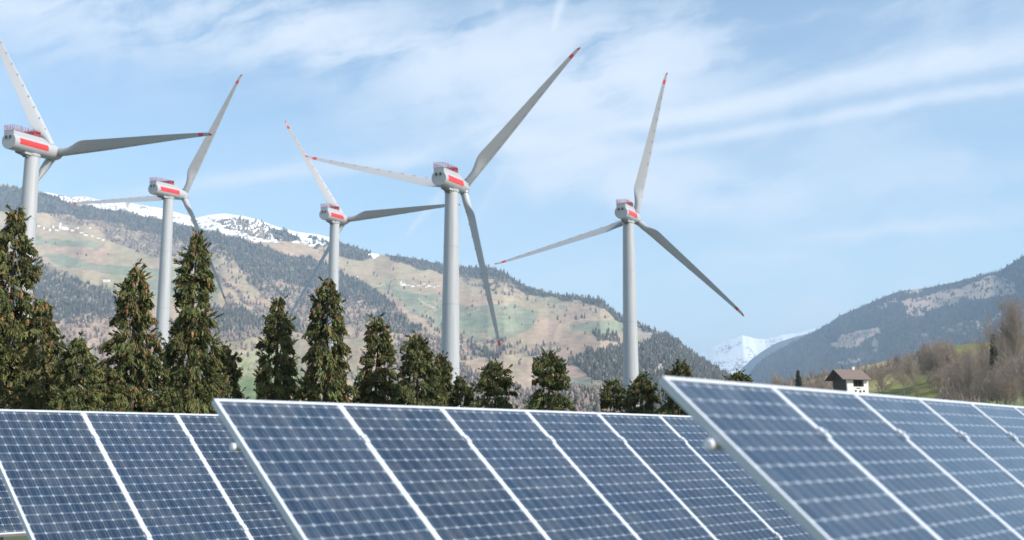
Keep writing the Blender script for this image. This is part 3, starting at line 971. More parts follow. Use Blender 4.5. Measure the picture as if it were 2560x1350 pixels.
def tower_mesh(h):
    b = MB()
    N = 48
    zs = np.linspace(0, h, 12)
    rad_at = lambda z: 4.35 - 1.45 * (z / h) ** 1.15
    b.loft([[(rad_at(z) * math.cos(2 * math.pi * k / N), rad_at(z) * math.sin(2 * math.pi * k / N), z) for k in range(N)] for z in zs])
    for z in (h * 0.30, h * 0.55, h * 0.78):                     # bolted section joints
        r = rad_at(z) + 0.03
        b.loft([[(r * math.cos(2 * math.pi * k / N), r * math.sin(2 * math.pi * k / N), zz) for k in range(N)] for zz in (z - 0.12, z + 0.12)], False, False, mi=2)
    b.box((0, -4.3, 1.6), (1.2, 0.5, 2.6), mi=1)
    return b.mesh('tower', [tower_w, seal, flange], 30)


BL, NM, HB, CM = blade_mesh(), nacelle_meshes(), hub_mesh(), collar_mesh()
TURB = [((-196.6, 463.5, 123.3), -30.2, 15.5, 'leftmost and nearest wind turbine, its upper blade cut by the frame edge'),
        ((-195.3, 644.8, 145.7), 29.6, 20.0, 'second wind turbine from the left, behind the tallest spruce, one blade pointing up right'),
        ((-105.6, 686.0, 139.2), -32.4, 17.0, 'smallest wind turbine, third from the left, with one blade lying level to the right'),
        ((-21.7, 482.4, 112.6), 44.1, 19.0, 'central wind turbine with the thickest bare tower and a long blade up to the right'),
        ((64.9, 575.6, 117.5), 14.2, 20.5, 'rightmost wind turbine, alone against the sky, blades in a wide Y')]
CONE, TILT, NTILT = rad(-4.7), rad(-3.0), rad(4.0)
for (hx, hy, hz), phi, yaw, label in TURB:
    yaw, phi = rad(yaw), rad(phi)
    hub = Vector((hx, hy, hz + CAM_Z))
    na = Vector((math.sin(yaw) * math.cos(NTILT), math.cos(yaw) * math.cos(NTILT), math.sin(NTILT)))
    rt = Vector((math.cos(yaw), -math.sin(yaw), 0))
    c = hub - na * 13.6
    base = Vector((c.x, c.y, 0))
    T = tag(empty('wind_turbine', base), label, 'wind turbine', 'wind turbines behind the trees')
    Mn = Matrix((rt, na, rt.cross(na))).transposed().to_4x4()
    Mn.translation = c - base
    top = c.z - 4.3
    link('tower', tower_mesh(top), T)
    nac = link('nacelle', NM['nacelle'], T)
    nac.matrix_local = Mn
    for s in (-1, 1):
        link('side_panel', NM['panel%d' % s], nac)
        v = link('vent', NM['vent'], nac)
        v.location = (s * 0.95 - 0.15, 0, 1.55)
    pf = link('platform', NM['deck'], T)
    pf.matrix_local = Mn
    link('railing', NM['railing'], pf)
    link('wind_wall', NM['wind_wall'], pf)
    yr = link('yaw_ring', NM['yaw_ring'], T)
    yr.location = c - base
    cb = link('cable_box', NM['cable_box'], T)
    cb.matrix_local = Mn
    n_ = Vector((math.sin(yaw) * math.cos(TILT), math.cos(yaw) * math.cos(TILT), math.sin(TILT)))
    u_ = rt.cross(n_)
    Mh = Matrix((rt, n_, u_)).transposed().to_4x4()
    Mh.translation = hub - base
    link('hub', HB, T).matrix_local = Mh
    for k in range(3):
        a = phi + k * 2 * math.pi / 3
        d = rt * math.sin(a) + u_ * math.cos(a)
        t = rt * math.cos(a) - u_ * math.sin(a)
        dz = d * math.cos(CONE) + n_ * math.sin(CONE)
        dy = n_ * math.cos(CONE) - d * math.sin(CONE)
        Mb = Matrix((t, dy, dz)).transposed().to_4x4()
        Mb.translation = hub - base
        bl = link('blade', BL, T)
        bl.matrix_local = Mb
        link('blade_collar', CM, bl)

# ------------------------------------------------------------------ solar arrays
AZ_ROW, P_TILT, P_LEN = 0.6997, 0.7273, 1.97
rdv = Vector((math.sin(AZ_ROW), math.cos(AZ_ROW), 0))
nh = Vector((math.cos(AZ_ROW), -math.sin(AZ_ROW), 0))
dn = nh * math.cos(P_TILT) - Vector((0, 0, 1)) * math.sin(P_TILT)
nrm = dn.cross(rdv)
if nrm.z < 0:
    nrm = -nrm
cell_m, cn, cb_ = mat('solar_cells')
uvn = cn.new('ShaderNodeUVMap', uv_map='UVMap')
sp = cn.new('ShaderNodeSeparateXYZ')
cn.l.new(uvn.outputs[0], sp.inputs[0])
U, Vv_ = sp.outputs[0], sp.outputs[1]                               # in cells
fu_, fv_ = cn.m('FRACT', U), cn.m('FRACT', Vv_)
du = cn.m('ABSOLUTE', cn.m('SUBTRACT', fu_, 0.5))
dv = cn.m('ABSOLUTE', cn.m('SUBTRACT', fv_, 0.5))
gap = cn.m('MAXIMUM', cn.m('MULTIPLY', cn.ss(du, 0.478, 0.488), 0.75), cn.m('MULTIPLY', cn.ss(dv, 0.474, 0.484), 0.80))
corner = cn.ss(cn.m('ADD', du, dv), 0.845, 0.858)
white_f = cn.m('MAXIMUM', gap, corner)
# three bus bars run down each cell
bb = cn.m('ABSOLUTE', cn.m('SUBTRACT', cn.m('FRACT', cn.m('MULTIPLY', fu_, 2.0)), 0.5))
bus = cn.m('SUBTRACT', 1.0, cn.ss(bb, 0.022, 0.034))
cid = cn.new('ShaderNodeTexWhiteNoise', noise_dimensions='3D')
ob_i = cn.new('ShaderNodeObjectInfo')
cn.l.new(cn.xyz(cn.m('FLOOR', U), cn.m('FLOOR', Vv_), cn.m('MULTIPLY', ob_i.outputs['Random'], 90.0)), cid.inputs[0])
tco = cn.new('ShaderNodeTexCoord')
cl_n = cn.noise(tco.outputs['Object'], 26.0, 4, 0.6)
vary = cn.m('ADD', cid.outputs[0], cn.m('MULTIPLY', cl_n, 0.6))
blue = cn.mix(cn.m('MULTIPLY', vary, 0.62), (0.013, 0.028, 0.055, 1), (0.025, 0.047, 0.082, 1))
cc = cn.mix(cn.m('MULTIPLY', bus, 0.36), blue, (0.30, 0.34, 0.39, 1))
tone = cn.m('MULTIPLY_ADD', ob_i.outputs['Random'], 0.22, 0.89)
cc = cn.mix(1.0, cc, cn.xyz(tone, tone, tone), 'MULTIPLY')
cc = cn.mix(white_f, cc, (0.28, 0.32, 0.37, 1))
dust = cn.noise(tco.outputs['Object'], 3.0, 6, 0.65)
cc = cn.mix(cn.m('MULTIPLY', cn.m('ADD', cn.ss(dust, 0.40, 0.75), cn.m('MULTIPLY', cn.ss(Vv_, 36.5, 38.2), cn.ss(dust, 0.3, 0.7))), 0.085), cc, (0.42, 0.40, 0.36, 1))
cn.l.new(cc, cb_.inputs['Base Color'])
cb_.inputs['Roughness'].default_value = 0.16
cb_.inputs['IOR'].default_value = 1.34
cb_.inputs['Coat Weight'].default_value = 0.0
alu = paint_mat('anodised_frame', (0.56, 0.585, 0.63), 0.42, 0.06, 3.0, dirt=0.12)
steel = paint_mat('galvanised_steel', (0.42, 0.43, 0.45), 0.5, 0.12, 3.0, metallic=0.6)
pipe_m = paint_mat('white_pipe', (0.80, 0.78, 0.80), 0.5, 0.05, 3.0)
# panel local frame: x along the row, y down the slope, z out of the glass
FW, GAPW = 0.021, 0.003
PITCH_C = 0.1045
glass = bpy.data.meshes.new('cell_sheet')
x0, x1, y0, y1 = FW, 1 - FW - GAPW, FW, P_LEN - FW
glass.from_pydata([(x0, -y0, 0), (x1, -y0, 0), (x1, -y1, 0), (x0, -y1, 0)], [], [(0, 3, 2, 1)])
uvl = glass.uv_layers.new(name='UVMap')
mx, my = (1.0 - GAPW - 9 * PITCH_C) / 2, (P_LEN - 18 * PITCH_C) / 2
for li, vi in enumerate((0, 3, 2, 1)):
    vx, vy = [(x0, y0), (x1, y0), (x1, y1), (x0, y1)][vi]
    uvl.data[li].uv = ((vx - mx) / PITCH_C + 20, (vy - my) / PITCH_C + 20)
glass.materials.append(cell_m)
fm = MB()
W_ = 1 - GAPW
fm.box((W_ / 2, -FW / 2, -0.016), (W_, FW, 0.04)).box((W_ / 2, FW / 2 - P_LEN, -0.016), (W_, FW, 0.04))
fm.box((FW / 2, -P_LEN / 2, -0.016), (FW, P_LEN - 2 * FW, 0.04)).box((W_ - FW / 2, -P_LEN / 2, -0.016), (FW, P_LEN - 2 * FW, 0.04))
frame_me = fm.mesh('frame', alu)
back_me = MB().box((W_ / 2, -P_LEN / 2, -0.022), (W_ - 2 * FW - 0.004, P_LEN - 2 * FW - 0.004, 0.012)).mesh('backsheet', paint_mat('backsheet', (0.75, 0.75, 0.75), 0.6))
K1, K2 = 0.367, 1.604
clamp_me = MB().box((0, 0, 0.005), (0.043, 0.07, 0.010)).tube((0, 0, 0.01), (0, 0, 0.020), 0.009, n=8).mesh('clamp', alu)


def array_row(org, npan, label):
    o = Vector(org) + Vector((0, 0, CAM_Z))
    M = Matrix((rdv, -dn, nrm)).transposed().to_4x4()
    M.translation = o
    base = o + nh * math.cos(P_TILT) * P_LEN * 0.5
    base.z = 0
    root = tag(empty('solar_array', base), label, 'solar array', 'rows of solar panels in the foreground')
    Mi = Matrix.Translation(-base) @ M
    for i in range(npan):
        p = link('solar_panel', glass, root)
        p.matrix_local = Mi @ Matrix.Translation((i, 0, 0))
        link('frame', frame_me, p)
        link('backsheet', back_me, p)
    for i in range(1, npan):
        for kk in (K1, K2):
            c_ = link('clamp', clamp_me, root)
            c_.matrix_local = Mi @ Matrix.Translation((i - GAPW / 2, -kk, 0.004))
    for kk in (K1, K2):
        m = MB()
        m.tube((-0.02, 0, -0.062), (npan + 0.02, 0, -0.062), 0.024, n=16)
        r = link('rail', m.mesh('rail', pipe_m, 35), root)
        r.matrix_local = Mi @ Matrix.Translation((0, -kk, 0))
        m = MB()
        m.loft([[(x, 0.023 * s_ * math.cos(2 * math.pi * k / 18), -0.062 + 0.023 * s_ * math.sin(2 * math.pi * k / 18)) for k in range(18)] for x, s_ in ((-0.026, 0.75), (-0.022, 1.0), (0.015, 1.0))])
        r2 = link('rail_cap', m.mesh('rail_cap', pipe_m, 35), r)
    for i in range(0, npan + 1, 3):
        for kk in (K1, K2):
            top = Mi @ Vector((min(i + 1.75, npan - 0.4), -kk, -0.09))
            m = MB().box((0, 0, (top.z - 0.1) / 2), (0.08, 0.08, top.z + 0.1))
            q = link('support_post', m.mesh('support_post', steel), root)
            q.location = (top.x, top.y, 0)
    return root


array_row((-7.50, 12.56, 0.32), 9, 'farthest row of solar panels, a sliver showing in the lower left corner')
array_row((-4.6649, 9.6957, 0.2961), 12, 'left row of solar panels reaching the left edge, finest grid of the large rows')
array_row((-1.8263, 6.8341, 0.269), 14, 'middle row of solar panels, its white end cap showing against the left row')
array_row((0.6486, 4.8217, 0.2866), 14, 'nearest row of solar panels at the right, blurred, in front of the hut')

# ------------------------------------------------------------------ spruces behind the arrays
needle_m = attr_mat('spruce_needles', 0.75, 9.0, 0.30, 0.25)
cone_m = attr_mat('spruce_cones', 0.7, 20.0, 0.25, 0.2)
bark_m = paint_mat('spruce_bark', (0.10, 0.075, 0.055), 0.95, 0.3, 6.0)


def norm(a):
    return a / np.maximum(np.linalg.norm(a, axis=-1, keepdims=True), 1e-9)


def spruce(name, base, H, Rb, seed, label, cones=1.0, brown=0.3, shape=0.75, lean=0.0):
    r = np.random.default_rng(seed)
    root = tag(empty('spruce_tree', base), label, 'spruce', 'spruces behind the solar arrays')
    # trunk and limbs
    tb = MB()
    zs = np.linspace(0, H, 10)
    wob = np.cumsum(r.normal(0, 0.018 * H / 8, (10, 2)), 0)
    wob -= wob[0]
    rt_ = 0.019 * H
    tb.loft([[(wob[i, 0] + rt_ * (1 - 0.97 * z / H) * math.cos(2 * math.pi * k / 8), wob[i, 1] + rt_ * (1 - 0.97 * z / H) * math.sin(2 * math.pi * k / 8), z) for k in range(8)] for i, z in enumerate(zs)])
    nb = int(29 * H * (1.0 + 1.2 * (1 - min(H / 6.5, 1)) ))
    h = 0.45 + (H - 0.5) * (np.arange(nb) + r.random(nb)) / nb
    fr = h / H
    lump = 0.82 + 0.36 * vnoise(fr * 10 + seed * 3.1, fr * 0 + 0.5, seed)       # crown steps in and out along its height
    a = (np.arange(nb) * 2.39996 + r.normal(0, 0.5, nb)) % 6.2832
    side = 0.78 + 0.44 * vnoise(np.cos(a) * 1.6 + 9 + seed, fr * 6 + np.sin(a) * 1.6 + 4, seed + 1)
    L = Rb * np.clip(1 - fr, 0, 1) ** shape * (1 - 0.18 * np.clip(1 - fr * 4, 0, 1)) * lump * side * (0.25 + 0.75 * np.clip((1 - fr) * 9, 0, 1)) * (0.60 + 0.55 * r.random(nb)) + 0.07
    up = np.where(fr > 0.72, 0.55, 0.12) + r.normal(0, 0.12, nb)
    droop = np.where(fr > 0.72, 0.35, 0.45) + r.normal(0, 0.1, nb)
    ax = np.stack([np.interp(h, zs, wob[:, 0]), np.interp(h, zs, wob[:, 1]), h], -1)
    od = np.stack([np.cos(a), np.sin(a), 0 * a], -1)
    pt = lambda i, t: ax[i] + od[i] * (L[i] * t)[:, None] + np.stack([0 * t, 0 * t, L[i] * (up[i] * t - droop[i] * t * t)], -1)
    for i in range(0, nb, 2):
        ii = np.array([i] * 3)
        p = pt(ii, np.array([0.0, 0.5, 0.95]))
        rr = 0.008 + 0.014 * L[i]
        tb.tube(p[0], p[1], rr, rr * 0.6, 4).tube(p[1], p[2], rr * 0.6, rr * 0.2, 4)
    link('trunk', tb.mesh('trunk', bark_m, 40), root)
    # hanging sprays along every limb
    ns = np.maximum((L / (0.027 * float(np.clip(H / 6.5, 0.6, 1.0)))).astype(int), 6)
    bi = np.repeat(np.arange(nb), ns)
    n = len(bi)
    t = 0.18 + 0.84 * np.sqrt(r.random(n))
    c = pt(bi, t)
    lat = np.stack([-np.sin(a[bi]), np.cos(a[bi]), 0 * t], -1)
    c = c + lat * (r.normal(0, 0.17, n) * L[bi] * (1.1 - 0.6 * t))[:, None]
    fs = float(np.clip(H / 6.5, 0.5, 1.0))
    hang = norm(od[bi] * (0.35 + 0.35 * r.random(n))[:, None] + lat * r.normal(0, 0.22, n)[:, None] + np.array([0, 0, -1.0]) * np.where(r.random(n) < 0.08, -0.4, 1.15)[:, None])
    sl = (0.16 + 0.26 * r.random(n)) * (1.15 - 0.55 * fr[bi]) * fs
    # colour per spray: dark green, olive, rusty
    pal = np.array([(0.066, 0.084, 0.031), (0.098, 0.112, 0.036), (0.130, 0.128, 0.042), (0.155, 0.112, 0.047), (0.165, 0.110, 0.050)])
    pick = r.choice(5, n, p=np.array([0.30, 0.34, 0.20, 0.10 * (0.5 + brown), 0.06 * (0.5 + brown)]) / (0.84 + 0.16 * (0.5 + brown)))
    limb = 0.68 + 0.64 * r.random(nb)
    sc = pal[pick] * (0.72 + 0.56 * r.random((n, 1))) * limb[bi][:, None]
    k = 15
    ci = np.repeat(np.arange(n), k)
    m = n * k
    s = r.random(m)
    org = c[ci] + hang[ci] * (sl[ci] * s * 0.9)[:, None]
    rnd = r.normal(0, 1, (m, 3))
    nd = norm(hang[ci] + 0.24 * rnd)
    nl = fs * (0.13 + 0.13 * r.random(m)) * (1.05 - 0.40 * s)
    wd = (0.4 + 0.6 * fs) * (0.0095 + 0.006 * r.random(m))
    sdv = norm(np.cross(nd, r.normal(0, 1, (m, 3)))) * wd[:, None]
    tip = org + nd * nl[:, None]
    V = np.stack([org - sdv * 0.6, org + sdv * 0.6, org * 0.45 + tip * 0.55 + sdv, tip, org * 0.45 + tip * 0.55 - sdv], 1)
    V4 = np.stack([V[:, 0], V[:, 1], V[:, 2] * 0.5 + V[:, 3] * 0.5 + sdv * 0.5, V[:, 4] * 0.5 + V[:, 3] * 0.5 - sdv * 0.5], 1).reshape(-1, 3)
    C4 = np.repeat(sc[ci] * (0.85 + 0.3 * r.random((m, 1))), 4, 0)
    Fq = np.arange(m * 4).reshape(-1, 4)
    mi = np.zeros(m, int)
    # cones hang from the outer twigs, most of them near the top
    nc = int(cones * H * 8)
    wgt = (0.25 + fr ** 2.0 * 2.2) * (fr < 0.985)
    cb2 = r.choice(nb, nc, p=wgt / wgt.sum())
    cpos = pt(cb2, 0.62 + 0.42 * r.random(nc)) + r.normal(0, 0.04, (nc, 3))
    cpos = cpos + od[cb2] * 0.05
    cl = 0.13 + 0.07 * r.random(nc)
    cd = norm(np.stack([r.normal(0, 0.16, nc), r.normal(0, 0.16, nc), -np.ones(nc)], -1))
    ka = np.arange(6) * math.pi / 3
    rings = []
    for q, rr in ((0.0, 0.10), (0.25, 0.20), (0.6, 0.19), (1.0, 0.05)):
        rad_ = (rr * cl)[:, None] * (0.9 + 0.2 * r.random((nc, 6)))
        rings.append(np.stack([cpos[:, 0:1] + cd[:, 0:1] * (q * cl)[:, None] + rad_ * np.cos(ka), cpos[:, 1:2] + cd[:, 1:2] * (q * cl)[:, None] + rad_ * np.sin(ka),
                               cpos[:, 2:3] + cd[:, 2:3] * (q * cl)[:, None] + 0 * rad_], -1))
    CV = np.stack(rings, 1).reshape(nc, 24, 3)
    qf = np.array([(i * 6 + j, i * 6 + (j + 1) % 6, (i + 1) * 6 + (j + 1) % 6, (i + 1) * 6 + j) for i in range(3) for j in range(6)])
    CF = (qf[None] + (np.arange(nc) * 24)[:, None, None]).reshape(-1, 4) + len(V4)
    cc_ = np.array([(0.20, 0.098, 0.042), (0.26, 0.13, 0.052), (0.16, 0.08, 0.042)])[r.integers(0, 3, nc)] * (0.75 + 0.5 * r.random((nc, 1)))
    V4 = np.vstack([V4, CV.reshape(-1, 3)])
    C4 = np.vstack([C4, np.repeat(cc_, 24, 0)])
    Fq = np.vstack([Fq, CF])
    mi = np.concatenate([mi, np.ones(len(CF), int)])
    link('crown', quick_mesh('crown', V4, Fq, [needle_m, cone_m], C4, mi), root)
    return root


def at_px(px, D):
    """ground point at distance D (along +Y) below a survey column near the horizon"""
    s, _ = slope(px, 1000)
    return (s * D, D, 0.0)


SPR = [  # column, top row, half width near its foot (photograph px), distance, cones, brown, shape, label
    (2, 512, 96, 30, 1.1, 0.4, 0.62, 'big spruce at the left frame edge with half its crown outside the picture'),
    (92, 744, 72, 28, 0.9, 1.0, 0.55, 'brownish spruce standing below the leftmost tower, second from the left edge'),
    (188, 838, 62, 27, 0.1, 0.1, 0.6, 'short dark green spruce with a thin spiky top between two taller ones'),
    (330, 660, 98, 31, 1.5, 1.0, 0.60, 'broad spruce with a rusty top full of cones, just left of the second tower'),
    (468, 576, 96, 32, 1.0, 0.3, 0.66, 'tallest full spruce, dense and green, just right of the second tower'),
    (556, 858, 52, 35, 0.6, 0.9, 0.55, 'low brownish spruce tucked behind the right side of the tallest full spruce'),
    (688, 738, 64, 34, 1.0, 0.6, 0.62, 'slender spruce standing alone right of the green meadow gap'),
    (815, 690, 80, 33, 1.2, 0.5, 0.62, 'tall spruce hung with many cones in front of the third tower'),
    (938, 785, 52, 35, 0.7, 0.7, 0.50, 'narrow oval spruce midway between the third and the central tower'),
    (1042, 830, 66, 34, 0.4, 0.5, 0.62, 'bushy spruce with a thin leader at the left foot of the central tower'),
    (1100, 880, 34, 36, 0.4, 0.6, 0.5, 'small spruce crowding the left side of the central tower shaft'),
    (1152, 935, 30, 36, 0.2, 0.2, 0.5, 'smallest narrow spruce at the right foot of the central tower'),
    (1240, 897, 50, 35, 0.5, 0.7, 0.55, 'low conical spruce, first one right of the central tower gap'),
    (1372, 873, 66, 34, 0.4, 0.3, 0.60, 'wide dark spruce alone midway between the central and the right tower'),
    (1535, 945, 38, 37, 0.3, 0.4, 0.55, 'small spruce at the left foot of the rightmost tower'),
    (1608, 930, 44, 36, 0.3, 0.3, 0.55, 'spruce at the right foot of the rightmost tower'),
    (1700, 898, 52, 35, 0.6, 0.8, 0.60, 'spruce half hidden behind the upper left corner of the nearest solar row'),
    (1848, 924, 52, 33, 0.5, 0.5, 0.60, 'spruce of which only the tip shows above the nearest solar row'),
    (-70, 620, 90, 29, 0.8, 0.6, 0.6, 'spruce cut off by the left frame edge, only its flank in view'),
    (262, 915, 60, 29, 0.3, 0.5, 0.55, 'low spruce filling the gap left of the broad rusty spruce'),
    (140, 905, 60, 30, 0.4, 0.7, 0.55, 'low brownish spruce behind the short dark one on the left'),
    (420, 965, 30, 30, 0.2, 0.1, 0.55, 'thin low spruce in front of the foot of the second tower'),
]
for i, (px, py, hw, D, cn_, br, sh, label) in enumerate(SPR):
    D = D * 1.0
    te = slope(px, py)[1]
    H = D * te + CAM_Z
    z_at = D * slope(px, 985)[1] + CAM_Z
    Rb = hw / F_PX * D / max(0.25, (1 - z_at / H)) ** sh * 0.82
    spruce('spruce', at_px(px, D), H, Rb, 100 + i, label, cn_, br, sh)

# ------------------------------------------------------------------ leafless trees and hut on the near hillside
twig_m = attr_mat('bare_twigs', 0.9, 1.5, 0.3, 0.05)


def bare_mesh(seed, H, spread, birch=False):
    r = random.Random(seed)
    V, Fc, C = [], [], []

    def seg(p, q, r0, r1, col):
        d = (q - p)
        a = d.orthogonal().normalized()
        b = d.normalized().cross(a)
        o = len(V)
        for c, rr in ((p, r0), (q, r1)):
            for k in range(4):
                t = k * math.pi / 2
                V.append(tuple(c + a * (rr * math.cos(t)) + b * (rr * math.sin(t))))
                C.append(col)
        for k in range(4):
            Fc.append((o + k, o + (k + 1) % 4, o + 4 + (k + 1) % 4, o + 4 + k))

    def grow(p, d, L, rr, lev):
        n = 4 if lev < 2 else 3
        if birch and lev == 0:
            base = (0.50, 0.46, 0.40)
        else:
            base = [(0.25, 0.215, 0.18), (0.27, 0.23, 0.19), (0.30, 0.25, 0.205), (0.33, 0.27, 0.22), (0.35, 0.285, 0.23)][min(lev, 4)]
        for i in range(n):
            f = 0.8 + 0.4 * r.random()
            q = p + d * (L / n)
            r1 = rr * (1 - 0.62 / n)
            seg(p, q, rr, r1, tuple(c * f for c in base))
            p, rr = q, r1
            d = (d + Vector((r.gauss(0, .13), r.gauss(0, .13), r.gauss(0.03, .08)))).normalized()
            if lev < 4 and (i > 0 or lev > 0):
                for _ in range(r.choice((2, 3)) if lev < 3 else r.choice((2, 3, 3))):
                    ax = d.orthogonal().normalized()
                    ax.rotate(Matrix.Rotation(r.random() * 6.283, 3, d))
                    nd = (d * (1 - spread * 0.5) + ax * (spread * (0.7 + 0.6 * r.random())) + Vector((0, 0, 0.16))).normalized()
                    grow(p, nd, L * (0.42 + 0.22 * r.random()), max(rr * 0.50, 0.011), lev + 1)
    grow(Vector((0, 0, -0.3)), Vector((0, 0, 1)), H * 0.62, H * 0.016, 0)
    return quick_mesh('branches', V, Fc, twig_m, np.array(C))


BARE = [bare_mesh(3, 10, 0.62), bare_mesh(8, 10, 0.75), bare_mesh(15, 10, 0.55), bare_mesh(21, 10, 0.50, True)]
for m_ in BARE:
    zmax = max(v.co.z for v in m_.vertices)
    m_['h'] = zmax


def hill_ground(px, r_):
    a, _ = az_el(px, 1000)
    v = np.array([(r_ - hillE.r0) / (np.interp(a, hillE.Raz, hillE.Rr) - hillE.r0)])
    P = hillE.pos(np.array([a]), v)[0]
    return P


def bare_tree(px, py_top, r_, k, rz, label, group=None, parent_kind='leafless tree'):
    P = hill_ground(px, r_)
    a, e = az_el(px, py_top)
    H = max(e * r_ + CAM_Z - P[2], 2.0)
    o = tag(empty('bare_tree', (P[0], P[1], P[2]), rz), label, parent_kind, group)
    s = H / BARE[k]['h']
    wq = s * (0.62 if H > 13 else 0.95)
    o.scale = (wq, wq, s)
    link('branches', BARE[k], o)
    return o


tr = random.Random(12)
GRP = 'leafless trees on the near hillside'
NAMED = [
    (2545, 722, 235, 3, 'tall pale trunked leafless tree at the right frame edge'),
    (2512, 765, 250, 2, 'tall leafless tree just left of the pale trunked one at the right edge'),
    (2474, 800, 260, 0, 'dark upright leafless tree rising above the green strip on the right hill'),
    (2372, 838, 330, 1, 'round leafless tree on the hill crest left of the green strip'),
    (2338, 846, 320, 0, 'leafless tree on the crest, standing left of the round one'),
    (2296, 868, 300, 2, 'leafless tree near the left end of the brown wood'),
    (2262, 892, 310, 1, 'low leafless tree on the tan slope above the hut meadow'),
    (1936, 918, 360, 1, 'reddish leafless tree far left of the hut in the valley mouth'),
    (2052, 930, 330, 0, 'leafless tree standing behind the left side of the hut'),
    (2210, 905, 300, 2, 'small leafless tree behind the meadow right of the hut'),
    (2352, 900, 275, 1, 'wide leafless tree at the right end of the hut meadow'),
]
for px, py, r_, k, label in NAMED:
    bare_tree(px, py, r_, k, tr.random() * 6.28, label, GRP)
for i in range(46):
    px = tr.uniform(2300, 2640)
    r_ = tr.uniform(215 if px > 2400 else 315, 340)
    top = 905 - 55 * (r_ - 205) / 125 - 0.14 * max(0, px - 2400) + tr.uniform(-20, 45)
    bare_tree(px, top, r_, tr.choice((0, 1, 2, 0, 1, 2, 3)), tr.random() * 6.28, 'leafless brown tree in the thicket on the hillside right of the hut', 'thicket of leafless trees right of the hut')
for i in range(12):
    px = tr.uniform(1915, 2080)
    bare_tree(px, tr.uniform(938, 958), tr.uniform(300, 400), tr.choice((0, 1, 2)), tr.random() * 6.28, 'low leafless tree in the scrub left of the hut', 'scrub trees left of the hut')


def pine(px, py, r_, label, wid):
    P = hill_ground(px, r_)
    a, e = az_el(px, py)
    H = e * r_ + CAM_Z - P[2]
    r = np.random.default_rng(int(px))
    o = tag(empty('pine_tree', P), label, 'pine')
    link('trunk', MB().tube((0, 0, -0.3), (0, 0, H * 0.95), 0.2, 0.04, 7).mesh('trunk', bark_m), o)
    n = 1500
    h = H * (0.15 + 0.85 * r.random(n))
    Rm = wid * (1 - h / H) ** 0.7 + 0.15
    a_ = r.random(n) * 6.283
    q = np.sqrt(r.random(n)) * Rm * (0.75 + 0.5 * vnoise(a_ * 2, h, 3))
    c = np.stack([q * np.cos(a_), q * np.sin(a_), h - 0.25 * q], -1)
    d1, d2 = norm(r.normal(0, 1, (n, 3))) * 0.34, norm(r.normal(0, 1, (n, 3))) * 0.16
    V = np.stack([c - d1, c + d2, c + d1, c - d2], 1).reshape(-1, 3)
    col = np.repeat(np.array([(0.062, 0.072, 0.04)]) * (0.7 + 0.6 * r.random((n, 1))), 4, 0)
    link('crown', quick_mesh('crown', V, np.arange(n * 4).reshape(-1, 4), needle_m, col), o)


pine(1998, 926, 340, 'small dark pine in the valley mouth between scrub and hut', 1.6)
pine(2492, 835, 250, 'dark conifer among the leafless trees near the right edge', 1.5)

# hut
stone = paint_mat('lime_plaster', (0.82, 0.78, 0.71), 0.85, 0.07, 1.2, dirt=0.1)
wood = paint_mat('dark_timber', (0.075, 0.055, 0.042), 0.85, 0.3, 2.0)
rooft = paint_mat('brown_roof', (0.175, 0.130, 0.108), 0.8, 0.2, 2.5)
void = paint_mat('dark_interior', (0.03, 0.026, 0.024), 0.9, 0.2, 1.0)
HP = hill_ground(2128, 262)
hut = tag(empty('hut', HP, rad(17)), 'white plastered hut with a brown roof and dark loft opening on the right hillside', 'hut')
zc = CAM_Z + 262 * az_el(2130, 947)[1] - HP[2]                      # eave height above its ground
Wd, Dp = 5.4, 5.6
b = MB()
fy = -Dp / 2
# front wall as piers round the loft opening
op0, op1, oz0, oz1 = -1.15, 1.55, zc - 1.9, zc - 0.35
t = 0.4
b.box(((-Wd / 2 + op0) / 2, fy + t / 2, zc / 2 - 0.5), (op0 + Wd / 2, t, zc + 1))
b.box(((Wd / 2 + op1) / 2, fy + t / 2, zc / 2 - 0.5), (Wd / 2 - op1, t, zc + 1))
b.box(((op0 + op1) / 2, fy + t / 2, oz0 / 2 - 0.5), (op1 - op0, t, oz0 + 1))
b.box(((op0 + op1) / 2, fy + t / 2, (oz1 + zc) / 2), (op1 - op0, t, zc - oz1))
b.box((Wd / 2 - t / 2, t / 2, zc / 2 - 0.5), (t, Dp - t, zc + 1))
b.box((-t / 2 + t / 2, Dp / 2 - t / 2, zc / 2 - 0.5), (Wd - 2 * t, t, zc + 1))
link('wall', b.mesh('hut_wall', stone), hut)
sw = MB().box((-Wd / 2 + t / 2, t / 2, zc / 2 - 0.5), (t, Dp - t, zc + 1))
sw.add([(-Wd / 2, -Dp / 2 + .1, zc), (-Wd / 2, Dp / 2 - .1, zc), (-Wd / 2, 0, zc + 1.75), (-Wd / 2 + t, -Dp / 2 + .1, zc), (-Wd / 2 + t, Dp / 2 - .1, zc), (-Wd / 2 + t, 0, zc + 1.75)],
       [(0, 2, 1), (3, 4, 5), (0, 3, 5, 2), (1, 2, 5, 4)])
link('gable', sw.mesh('timber_gable', wood), hut)
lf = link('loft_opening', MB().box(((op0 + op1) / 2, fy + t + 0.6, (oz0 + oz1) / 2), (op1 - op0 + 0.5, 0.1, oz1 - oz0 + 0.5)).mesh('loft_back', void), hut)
pb = MB()
for x in np.linspace(op0 + 0.45, op1 - 0.45, 3):
    pb.box((x, fy + 0.2, (oz0 + oz1) / 2), (0.13, 0.13, oz1 - oz0))
link('post', pb.mesh('loft_posts', wood), lf)
for x, z, w__, h__ in ((-0.6, oz0 - 1.0, 0.5, 0.55), (0.55, oz0 - 1.3, 0.55, 1.0), (1.5, oz0 - 1.0, 0.5, 0.45), (0.1, oz0 - 0.35, 0.9, 0.22)):
    wi = link('window', MB().box((x, fy - 0.004, z), (w__, 0.05, h__)).mesh('window', void), hut)
rf = MB()
e = 0.75
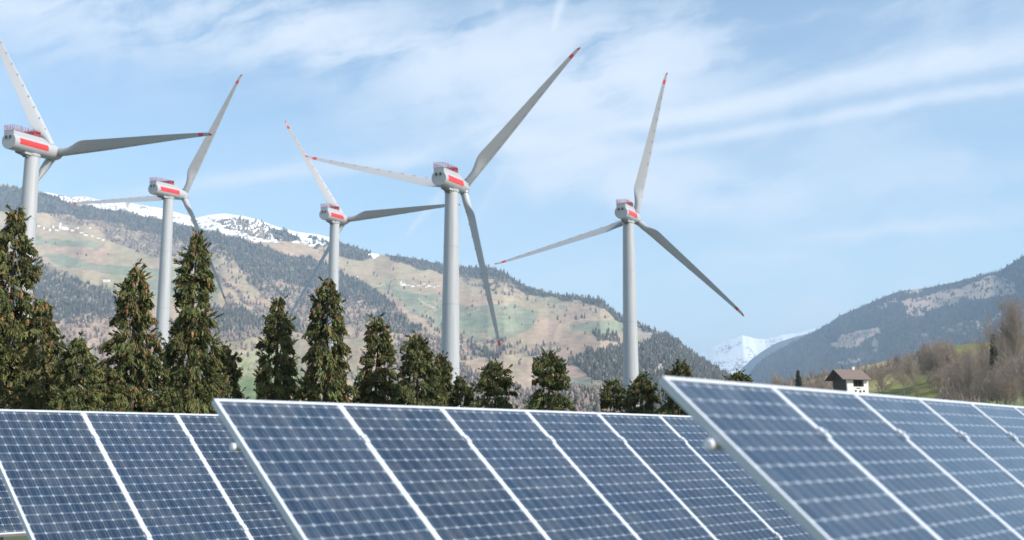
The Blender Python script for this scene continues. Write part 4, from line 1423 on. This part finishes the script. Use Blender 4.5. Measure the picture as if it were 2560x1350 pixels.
for s in (-1, 1):
    y_e, z_e = s * (Dp / 2 + e), zc - 0.40
    p = [(-Wd / 2 - 1.6, y_e, z_e), (Wd / 2 + 0.35, y_e, z_e), (Wd / 2 + 0.35, 0, zc + 1.9), (-Wd / 2 - 1.6, 0, zc + 1.9)]
    rf.add(p + [(x, y, z + 0.2) for x, y, z in p], [(0, 1, 2, 3), (7, 6, 5, 4), (0, 4, 5, 1), (1, 5, 6, 2), (3, 7, 4, 0)])
hr_ = link('roof', rf.mesh('hut_roof', rooft), hut)
link('chimney', MB().box((1.2, 0.6, zc + 1.9), (0.55, 0.55, 1.5)).box((1.2, 0.6, zc + 2.72), (0.75, 0.75, 0.12)).mesh('chimney', stone), hr_)

# ------------------------------------------------------------------ air
HAZE = 1.02e-4
hz, hn, hb = mat('valley_air')
hn.n.remove(hb)
pv = hn.new('ShaderNodeVolumePrincipled')
pv.inputs['Color'].default_value = (0.55, 0.76, 1.0, 1)
pv.inputs['Density'].default_value = HAZE
pv.inputs['Anisotropy'].default_value = 0.0
hn.l.new(pv.outputs[0], [n_ for n_ in hn.n if n_.type == 'OUTPUT_MATERIAL'][0].inputs['Volume'])
try:
    hz.cycles.homogeneous_volume = True
except Exception:
    pass
lo, top = -60.0, 2600.0
zmin = min(float(h_.P[..., 2].min()) for h_ in (hillA, hillB, hillC, hillD, hillE))
zmax = max(float(h_.P[..., 2].max()) for h_ in (hillA, hillB, hillC, hillD, hillE))
lo, top = zmin - 1.0, zmax + 20
ext = [np.concatenate([h_.P[..., i].ravel() for h_ in (hillA, hillB, hillC, hillD, hillE)]) for i in (0, 1)]
X0, X1 = min(-11000, ext[0].min()) - 50, max(11000, ext[0].max()) + 50
Y0, Y1 = -960.0, max(17000, ext[1].max()) + 50
setting(link('haze', MB().box(((X0 + X1) / 2, (Y0 + Y1) / 2, (lo + top) / 2), (X1 - X0, Y1 - Y0, top - lo)).mesh('haze', hz)), 'stuff')
print('HAZE BOX', X0, X1, Y0, Y1, lo, top, 'hut eave', zc)
